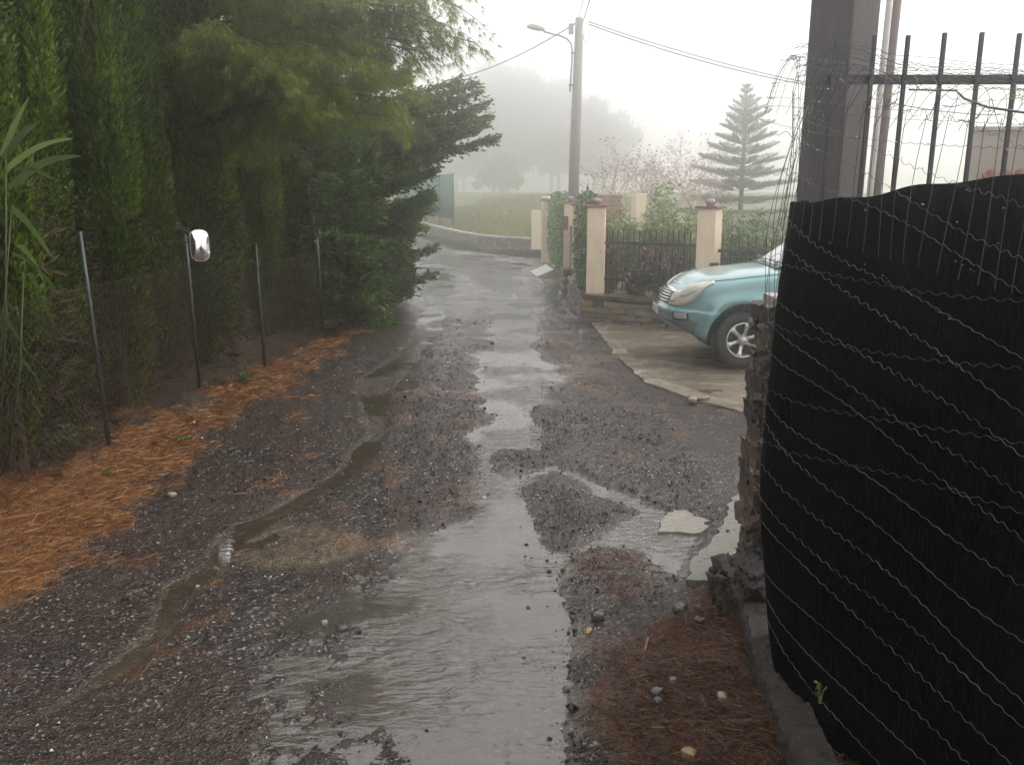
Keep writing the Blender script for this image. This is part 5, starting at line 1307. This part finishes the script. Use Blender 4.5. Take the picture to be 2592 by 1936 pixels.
skin_patch('bonnet_seam', [.28, .8, 1.2, 1.5], [6.22, 6.22, 6.22, 6.22], [6.245, 6.245, 6.245, 6.245], blk, .0005, n=24, m=3)
skin_patch('grille_opening', [-1, -.8, -.5, -.30], [4.15, 4.15, 4.15, 4.2], [5.75, 5.75, 5.65, 5.3], blk, .006)
for k in range(5):
    t0 = 4.25 + k * .30; skin_patch('grille_bar', [-1, -.6, -.31], [t0, t0, t0], [t0 + .15, t0 + .15, t0 + .15], chromeb, .022, n=12, m=3)
skin_patch('grille_crown', [-1, -.5, -.20], [5.78, 5.7, 5.45], [6.25, 6.1, 5.75], chromeb, .014, n=14, m=5)
skin_patch('lower_bumper', [-1, -.5, 0, .2, .40], [.8, .8, .8, .9, 1.0], [2.35, 2.35, 2.35, 2.3, 2.2], lower_m, .006, n=30)
skin_patch('fog_lamp', [.03, .10, .21], [2.3, 2.3, 2.35], [3.15, 3.15, 3.1], blk, .010, n=10)
skin_patch('fog_lamp_glass', [.05, .10, .19], [2.42, 2.42, 2.45], [3.02, 3.02, 3.0], pbr('fog_lamp_glass', (.30, .30, .29), None, 4, .08, coat=1), .017, n=10)
skin_patch('bumper_seam', [.21, .35, .50], [3.22, 3.22, 3.22], [3.27, 3.27, 3.27], blk, .002, n=12, m=3)
skin_patch('side_indicator', [1.42, 1.53], [4.7, 4.7], [4.95, 4.95], pbr('amber_lens', (.32, .06, .03), None, 5, .2, coat=1), .01, n=6, m=4)
skin_patch('door_seam', [1.62, 1.63], [1, 1], [6, 6], blk, .001, n=3, m=20); skin_patch('door_seam', [2.72, 2.73], [1, 1], [6, 6], blk, .001, n=3, m=20)
pl_ = body_pt(-1, 2.9)[0]; MB().box((pl_[0] - .02, 0, pl_[2]), (.012, .5, .11)).build('number_plate', pbr('white_plate', (.6, .6, .58), None, 4, .4), CAR, bevel=.004)
# cabin
CB = [  # x, half width, z (roof outline from cowl to tail)
    (1.44, .80, 1.26), (1.98, .66, 1.66), (2.25, .60, 1.79), (3.0, .60, 1.85), (3.9, .60, 1.84), (4.40, .60, 1.75), (4.62, .72, 1.26)]
v, f = [], []
for x, hw, z in CB: v += [(x, -hw, z), (x, hw, z)]
for i in range(len(CB) - 1): f.append((i * 2, i * 2 + 1, i * 2 + 3, i * 2 + 2))
roof = MB().add(v[2:12], f[:4]).build('roof', paint, CAR, smooth=True); roof.modifiers.new('thick', 'SOLIDIFY').thickness = .03
MB().add([v[0], v[1], v[3], v[2]], [(0, 1, 2, 3)]).build('windscreen', glass_m, CAR).modifiers.new('thick', 'SOLIDIFY').thickness = .008
MB().add([v[10], v[11], v[13], v[12]], [(0, 1, 2, 3)]).build('rear_window', glass_m, CAR).modifiers.new('thick', 'SOLIDIFY').thickness = .008
for sg in (-1, 1):
    bel = lambda x: (x, sg * (.86 if x < 4.4 else .80), 1.26)
    tp_ = lambda i: (CB[i][0], sg * CB[i][1], CB[i][2])
    for (x0, x1, i0, i1) in ((1.55, 2.70, 1, 3), (2.78, 3.7, 3, 4), (3.78, 4.5, 4, 5)):
        a, b2 = bel(x0), bel(x1); tx0 = (x0 + .42 if x0 < 1.6 else x0 + .02); q = lambda x: (x, sg * .612, float(np.interp(x, [c_[0] for c_ in CB], [c_[2] for c_ in CB])) - .06)
        MB().add([a, b2, q(x1 - .02), q(tx0)], [(0, 1, 2, 3)]).build('side_window', glass_m, CAR).modifiers.new('thick', 'SOLIDIFY').thickness = .008
    for xa, xb in ((1.44, 1.98), (2.74, 2.74), (3.74, 3.74), (4.58, 4.42)):
        z_ = float(np.interp(xb, [c_[0] for c_ in CB], [c_[2] for c_ in CB])) - .01
        MB().tube([(xa, sg * .85, 1.20), (xb, sg * .62, z_)], .035, 6).build('pillar', paint, CAR, smooth=True)
    MB().tube([(1.98, sg * .63, 1.65), (2.25, sg * .615, 1.785), (3, sg * .615, 1.84), (3.9, sg * .615, 1.83), (4.4, sg * .615, 1.74)], .035, 6).build('roof_rail', paint, CAR, smooth=True)
    m_ = MB(); m_.box((1.82, sg * 1.0, 1.3), (.1, .2, .15)); m_.build('door_mirror', paint, CAR, bevel=.03, smooth=True)
MB().box((3.0, 0, 1.0), (3.1, 1.5, .12)).build('interior', blk, CAR)
for y_ in (-.45, .15):
    wp_ = MB(); wp_.tube([(1.38, y_, 1.305), (1.42, y_ + .12, 1.315), (1.50, y_ + .5, 1.35)], .010, 5); wp_.tube([(1.40, y_ + .05, 1.31), (1.48, y_ - .1, 1.35), (1.45, y_ + .55, 1.33)], .007, 5); wp_.build('wiper', blk, CAR)
MB().box((1.42, 0, 1.285), (.16, 1.3, .03)).build('cowl_panel', blk, CAR)
# ------------------------------------------------------------------ right: netted fence close to the viewer
iron_d = pbr('dark_fence_iron', (.03, .025, .03), (.018, .015, .017), 14, .35, .5, .15, 60)
FY = 3.92
def fx(u): return (u - 1296) / FPX * (FY + .15)
bf = thing('bar_fence', (fx(2027), FY, 0), 'near iron bar fence rising above the dark netting', 'fence')
bars_u = [2027, 2112, 2197, 2283, 2374, 2463, 2561, 2655, 2750]
zt = at(2500, 90, FY).z; zr = at(2300, 201, FY).z
bme = MB().box((0, 0, (zt + .3) / 2), (.0165, .0165, zt - .3)).mesh('bar', bevel=.002)
for i, u in enumerate(bars_u):
    link('bar', bme, iron_d, bf, loc=(fx(u) - fx(2027) - .01, 0, [-.02, .0, 0, .01, .012, .008, .02, .01, 0][i]), rot=(0, R([.6, .8, .5, .4, .2, .1, .3, 0, 0][i]), 0))
Lr = fx(2760) - fx(2010)
MB().box((Lr / 2 - .03, .018, zr), (Lr, .012, .040)).build('rail', iron_d, bf); MB().box((Lr / 2 - .03, .018, .45), (Lr, .012, .04)).build('rail', iron_d, bf)
# square post and the pole behind it
cx = at(2120, 250, 4.45); wood_d = pbr('weathered_dark_timber', (.075, .07, .068), (.04, .037, .036), 5, .5, .7, .4, 30, stretch=(6, 6, .4))
MB().box((0, 0, 2.6), (.235, .235, 5.4)).build('square_post', wood_d, loc=(cx.x, 4.5, 0), rot=(0, R(.7), R(38)), bevel=.012, label='thick square dark post behind the near fence', category='post')
p1 = at(2194, 250, 4.9); MB().tube([(0, 0, 0), (0, 0, 5.5)], .017, 10).build('white_conduit', pbr('white_pvc', (.62, .6, .56), (.5, .48, .44), 4, .4), loc=(p1.x, 4.85, 0), rot=(0, R(1.0), 0), smooth=True, label='thin white conduit pipe beside the square post', category='pipe')
p2 = at(2215, 250, 5.0); MB().tube([(0, 0, 0), (0, 0, 5.6)], .038, 12).build('grey_pipe_pole', pbr('grey_brown_pole', (.17, .145, .13), (.12, .1, .09), 6, .6), loc=(p2.x, 5.0, 0), rot=(0, R(1.0), 0), smooth=True, label='grey brown pole just right of the white conduit', category='pole')

# the netting: a curved sheet in front of the bars
PLAN = np.array([(1.30, 4.02), (1.155, 3.82), (1.12, 3.66), (1.165, 3.50), (1.27, 3.33), (1.40, 3.16), (1.54, 2.98), (1.68, 2.80), (1.84, 2.60), (2.05, 2.35)])
arc = np.concatenate([[0], np.cumsum(np.linalg.norm(np.diff(PLAN, axis=0), axis=1))]); ARC = arc[-1]
def plan(s):
    s = np.clip(s, 0, ARC); return np.stack([np.interp(s, arc, PLAN[:, 0]), np.interp(s, arc, PLAN[:, 1])], -1)
def net_pt(s, z, off=0.0):
    """point on the hanging sheet: s along it, z height, off towards the road"""
    s = np.asarray(s, float); z = np.asarray(z, float); e = .04
    p = (plan(s - e) + plan(s) * 2 + plan(s + e)) / 4; d_ = plan(s + e) - plan(s - e); d_ /= np.linalg.norm(d_, axis=-1, keepdims=True) + 1e-9
    n = np.stack([d_[..., 1], -d_[..., 0]], -1)
    bul = .045 * np.exp(-((z - 1.35) / .55) ** 2) * np.exp(-(s / .9) ** 2) + .006 * np.sin(s * 9 + z * 2) + .006 * np.sin(z * 7 + s * 3)
    lean = .05 * (z - 1.2)
    q = p + n * (bul + off)[..., None]
    foot_ = .15 * (np.clip(.95 - z, 0, 1) / .95) ** 2.0 * np.exp(-(s / .75) ** 4)          # the hem is drawn in behind the kerb
    return np.stack([q[..., 0] + .02 + lean * .35 + foot_, q[..., 1], z], -1)
_ss = np.linspace(0, ARC, 200); _pp = net_pt(_ss, np.full(200, 2.3)); _uu = 1296 + _pp[:, 0] / (_pp[:, 1] * math.cos(PITCH) + .02) * FPX
_tv = np.interp(_uu, [1960, 2000, 2592, 2900], [526, 518, 436, 410]) - 4 * np.sin(_uu / 60)
_tz = np.array([at(0, v_, y_).z for v_, y_ in zip(_tv, _pp[:, 1])])
def net_top(s): return np.interp(s, _ss, _tz) + .006 * np.sin(s * 21)
ns, nz = 70, 60
S, Q = np.meshgrid(np.linspace(0, ARC, ns), np.linspace(0, 1, nz), indexing='ij'); Z = -.05 + (net_top(S) + .05) * Q
V, F_ = grid_mesh(net_pt(S, Z), False)
def net_material():
    m, nt, b = new_mat('black_shade_net'); L = nt.links.new; b.inputs['Base Color'].default_value = (.006, .007, .0075, 1); b.inputs['Roughness'].default_value = .9; b.inputs['Specular IOR Level'].default_value = .02
    tc = N(nt, 'ShaderNodeTexCoord'); mp = N(nt, 'ShaderNodeMapping'); mp.inputs['Scale'].default_value = (90, 90, 14); L(tc.outputs['Object'], mp.inputs[0])
    n = N(nt, 'ShaderNodeTexNoise', i_Scale=1.0, i_Detail=3); L(mp.outputs[0], n.inputs['Vector'])
    r = ramp(nt, [(.3, (.0006, .0008, .001)), (.7, (.0025, .003, .003))]); L(n.outputs[0], r.inputs[0]); L(r.outputs[0], b.inputs['Base Color'])
    bp = N(nt, 'ShaderNodeBump'); bp.inputs['Strength'].default_value = .5; bp.inputs['Distance'].default_value = .004; L(n.outputs[0], bp.inputs['Height']); L(bp.outputs[0], b.inputs['Normal'])
    return m
sn = link('shade_net', np_mesh('shade_net', V, F_, smooth=True), net_material(), label='black shade netting sheet hung on the near fence', category='netting')
sn.modifiers.new('thick', 'SOLIDIFY').thickness = .004

# crimped wire mesh drooping over the netting and the fence top
wire_m = pbr('wet_galvanised_wire', (.16, .175, .17), (.012, .018, .016), 14, .35, metal=.5)
wire_d = pbr('tarnished_wire', (.05, .05, .05), (.03, .03, .03), 40, .4, metal=.4)
rw = np.random.default_rng(4)
wmesh = thing('wire_mesh', (1.2, 3.6, .1), 'crimped galvanised wire mesh sagging over the near fence', 'wire mesh')
O3 = np.array([1.2, 3.6, .1])
def mesh_pt(s, t, rnd=0):
    """the loose mesh: follows the netting, then rolls back over the bars at the top"""
    s = np.asarray(s, float); t = np.asarray(t, float)
    zt_ = t - .33 * s - .05 * s * s
    base = net_pt(s, np.minimum(zt_, 2.62), .022 + .012 * np.sin(s * 5 + t * 6))
    lim = 2.79 - .18 * s
    base = net_pt(s, np.minimum(zt_, lim), .022 + .012 * np.sin(s * 5 + t * 6))
    over = np.maximum(0, zt_ - lim)
    ang = np.minimum(over / .16, 2.6)
    base[..., 2] = np.minimum(zt_, lim) + .16 * np.sin(ang) - np.maximum(0, over - .42) * .35 - .05 * sstep(.4, 1.2, s) * (over > 0)
    base[..., 1] += .16 * (1 - np.cos(ang)) + np.maximum(0, over - .42) * .6
    base[..., 0] += .05 * np.sin(ang) * (s > .2)
    return base
def wire(name, pts, r_, mat):
    o = MB().tube([tuple(p) for p in (pts - O3)], r_, 4, cap=False).build(name, mat, wmesh, smooth=True); return o
TW = np.cumsum(np.tile([.115, .18, .14, .195, .125], 8))[:22] + .42
for k, t0 in enumerate(TW):
    n = 190; s = np.linspace(.02 if t0 < 2.3 else .17, ARC - .02, n); j = .022 * np.sin(s * 3 + k * 2.3) + .01 * np.sin(s * 8 + k)
    pz = mesh_pt(s, np.full(n, t0) + j + (.0058 * np.where((np.arange(n) // 2) % 2, 1, -1) + rw.normal(0, .0012, n)) * (.75 + .35 * np.sin(s * 4 + k)))
    wire('crimped_wire', pz, .00105, wire_m)
for k, z0 in enumerate((2.02, 1.78, 1.52, 1.30)):
    n = 150; s = np.linspace(.06, ARC - .02, n); z = z0 - .02 * s + .02 * np.sin(s * 4 + k) + .005 * np.where((np.arange(n) // 2) % 2, 1, -1)
    wire('crimped_wire', net_pt(s, z, .02), .0012, wire_d)
up = MB()
for k, s0 in enumerate(np.arange(.19, ARC, .062)):
    n = 46; t = np.linspace(2.2 + .25 * s0, 3.62, n); p = mesh_pt(s0 + .035 * (t - 2.6) + .012 * np.sin(t * 4 + k), t)
    up.tube([tuple(q) for q in (p - O3)], .0013, 3, cap=False)
up.build('upright_wires', wire_d, wmesh, kind='stuff')
# loose bundle of wires bulging at the free end
for k in range(7):
    z = np.linspace(1.55, 2.72, 26); q = (z - 1.55) / 1.17
    x = 1.155 + .035 * (z - 1.55) - (.020 + .010 * k) * np.sin(q * PI) ** .7 + .006 * np.sin(z * 11 + k * 2) + .05 * q ** 3
    wire('loose_wire', np.stack([x, 3.70 + .015 * k + 0 * z, z], -1), .0014, wire_d)
for k, z0 in enumerate((1.72, 1.9, 2.08, 2.26, 2.42, 2.58)):
    x = np.linspace(1.085 + .02 * abs(z0 - 2.1), 1.2, 14); wire('loose_tie', np.stack([x, np.full(14, 3.73), z0 + .012 * np.sin(x * 90) - (x - 1.05) * .25], -1), .0014, wire_m)
# tangle of mesh rolled along the fence top
for k in range(15):
    n = 110; u_ = np.linspace(2000 + 6 * (k % 4), 2700, n); q = (u_ - 2000) / 600
    v_ = 112 + 7 * k + (70 - 5 * k) * q ** .8 - (26 + (k * 7) % 11) * np.sin(np.clip(q * 2.2, 0, 1) * PI) + 5 * np.sin(q * 9 + k * 1.7) + 30 * np.maximum(0, q - .35) * ((k * 5) % 7 - 3) / 3
    yy_ = 3.62 - .55 * q + .03 * (k % 5) + .04 * np.sin(q * 6 + k)
    p_ = np.array([tuple(at(a, b2, c)) for a, b2, c in zip(u_, v_, yy_)]); p_[:, 2] += (.0035 * np.where((np.arange(n) // 2) % 2, 1, -1) * rw.uniform(.2, 1.3, n)) * (k % 2) + rw.normal(0, .0012, n)
    wire('crimped_wire', p_, .0011, wire_m if k % 3 else wire_d)
# rain drops on the wires
g = np.random.default_rng(12); n = 240; s = g.uniform(.05, 1.3, n); t0 = TW[g.choice(np.arange(11, 22), n)]
Pd = mesh_pt(s, t0 + .012 * np.sin(s * 3)); Pd[:, 2] -= .005
drop_m, nt_, b_ = new_mat('rain_drop'); b_.inputs['Base Color'].default_value = (.9, .92, .92, 1); b_.inputs['Roughness'].default_value = .02; b_.inputs['IOR'].default_value = 1.33; b_.inputs['Transmission Weight'].default_value = .8
V, F_, T = scatter(OCT_V, OCT_F, Pd - O3, np.tile([0, 0, 1.], (n, 1)), g.uniform(.004, .009, n), seed=2)
link('rain_drops', np_mesh('rain_drops', V, F_, T, smooth=True), drop_m, wmesh, kind='stuff')
# dead creeper twigs caught in the mesh
tw = thing('dry_creeper', (1.7, 3.5, 2.4), 'dry dark creeper twig caught in the wire mesh', 'creeper')
Tl = Vector((1.7, 3.5, 2.4))
def TP(u, v, Y=3.45): return at(u, v, Y) - Tl
MB().tube([TP(2300, 228), TP(2420, 230), TP(2440, 250), TP(2500, 272), TP(2600, 287), TP(2680, 290)], [.003, .004, .005, .005, .005, .005], 5).build('stem', bark, tw, smooth=True)
for pts in ([(2275, 250), (2250, 270), (2225, 270)], [(2385, 268), (2410, 271), (2440, 266)], [(2425, 304), (2450, 308), (2475, 300), (2490, 270)], [(2470, 300), (2510, 250), (2530, 330)], [(2290, 228), (2262, 240), (2250, 232)]):
    MB().tube([TP(*p) for p in pts], [.0022] * (len(pts) - 1) + [.001], 4).build('side_twig', bark, tw)
g = np.random.default_rng(3); n = 46; c = np.array(TP(2585, 240)); P = c + g.normal(0, .012, (n, 3)); V, F_, T = scatter(NEEDLE_V, [(0, 1, 2)], P, g.normal(0, 1, (n, 3)), g.uniform(.03, .06, n), seed=1, width=g.uniform(.1, .16, n))
link('leaf_tuft', np_mesh('leaf_tuft', V, F_, T), pine_leaf, tw)
# small green weed growing through the net
p = at(2090, 1735, 3.25); leafy('net_weed', 'tiny green seedling in front of the black netting', 'weed', (p.x - .02, p.y, p.z - .05), 26, .035, .06, (.012, .026), weed_leaf, 71, None, 5)

# ---- broken stone wall end and concrete footing
wl = thing('broken_wall', (1.425, 4.8, 0), 'broken end of a rough stone wall next to the black netting', 'wall')
dk = pbr('damp_mortar', (.055, .042, .030), (.022, .017, .013), 9, .5, .75, .8, 22)
core = MB(); nlev = 22; v, f = [], []; rr_ = random.Random(3); H_ = 1.72
for i in range(nlev + 1):
    z = -.1 + (H_ + .1) * i / nlev; o_ = rr_.uniform(-.012, .012); xl = .035 + o_ + .035 * math.sin(z * 5) * .3
    for (x, y) in ((xl, -.02 + rr_.uniform(-.008, .008)), (1.4, -.02), (1.4, .26), (xl + .02, .26)): v.append((x, y, z))
for i in range(nlev):
    for k in range(4): f.append((i * 4 + k, i * 4 + (k + 1) % 4, (i + 1) * 4 + (k + 1) % 4, (i + 1) * 4 + k))
f += [(3, 2, 1, 0), tuple(nlev * 4 + k for k in range(4))]
core.add(v, f).build('core', dk, wl)
ws = [pbr('wall_stone_%s' % k, c, tuple(x * .5 for x in c), 12, .35, .6, .6, 30) for k, c in (('brown', (.048, .034, .023)), ('tan', (.085, .06, .038)), ('grey', (.05, .042, .035)))]
z = .02; k = 0
while z < H_ - .05:
    h = rr_.uniform(.055, .13); d_ = rr_.uniform(.06, .11)
    for yy_ in (.02, .16):
        o = link('stone', rough_stone(d_, .15, h * 1.02, 500 + k, 2, .2), ws[rr_.randrange(3)], wl, loc=(.02 + rr_.uniform(-.022, .014) - .02 * (1 - z / H_), yy_, z + h / 2), rot=(0, rr_.uniform(-.15, .15), rr_.uniform(-.2, .2))); k += 1
    z += h
for k2 in range(16):
    o = link('stone', rough_stone(rr_.uniform(.08, .2), .06, rr_.uniform(.05, .11), 560 + k2, 2, .2), ws[rr_.randrange(3)], wl, loc=(rr_.uniform(.08, .6), -.03, rr_.uniform(.1, 1.6)), rot=(0, rr_.uniform(-.1, .1), 0))
MB().box((.55, .12, H_ + .01), (1.02, .30, .045)).build('coping', pbr('wet_wall_coping', (.34, .29, .26), (.2, .17, .15), 7, .12, .3, .3, 30), wl, bevel=.008)
kb = thing('concrete_kerb', (1.2, 4.0, 0), 'dark concrete footing running under the black netting', 'kerb')
v, f = [], []; ke = [tuple(gp(u_, v_)[:2]) for u_, v_ in ((1862, 1480), (1866, 1600), (1900, 1730), (1950, 1860), (1975, 1936), (2060, 2150))]
for i in range(91):
    q = i / 90 * (len(ke) - 1); a = min(int(q), len(ke) - 2); x = ke[a][0] + (ke[a + 1][0] - ke[a][0]) * (q - a); y = ke[a][1] + (ke[a + 1][1] - ke[a][1]) * (q - a); j = rr_.uniform(-.011, .011)
    for (dx, z_) in ((-.0 + j, -.05), (.012 + j, .13), (.03 + j, .16 + j), (.16, .165 + j), (.20, -.05)): v.append((x + dx - 1.2, y - 4.0, z_))
for i in range(90):
    for k in range(5): f.append((i * 5 + k, i * 5 + (k + 1) % 5, (i + 1) * 5 + (k + 1) % 5, (i + 1) * 5 + k))
f += [(0, 1, 2, 3, 4), (450, 454, 453, 452, 451)]
MB().add(v, f).build('beam', pbr('mossy_dark_concrete', (.026, .020, .014), (.008, .007, .005), 11, .6, .9, 1.0, 28), kb)
lump = rough_stone(.30, .34, .32, 91, 7, .26, .5)
link('rubble_lump', lump, pbr('gravelly_rubble', (.036, .030, .025), (.012, .010, .009), 30, .35, .6, 1.0, 45), loc=(1.305, 4.58, .12), label='gravelly lump of old concrete at the wall foot', category='rubble')
link('rubble_lump', rough_stone(.22, .22, .15, 92, 6, .26, .5), MATS['gravelly_rubble'], loc=(1.36, 4.42, .26), label='smaller rubble piece resting on the footing end', category='rubble')
# ------------------------------------------------------------------ fog
hz, nt, b = new_mat('fog')
nt.nodes.remove(b)
pv = N(nt, 'ShaderNodeVolumePrincipled')
pv.inputs['Color'].default_value = (.985, .985, .985, 1); pv.inputs['Density'].default_value = HAZE_DENSITY; pv.inputs['Anisotropy'].default_value = HAZE_G
nt.links.new(pv.outputs[0], nt.nodes['Material Output'].inputs['Volume'])
MB().box((0, 160, 12.25), (900, 900, 27.5)).build('haze', hz, kind='stuff')
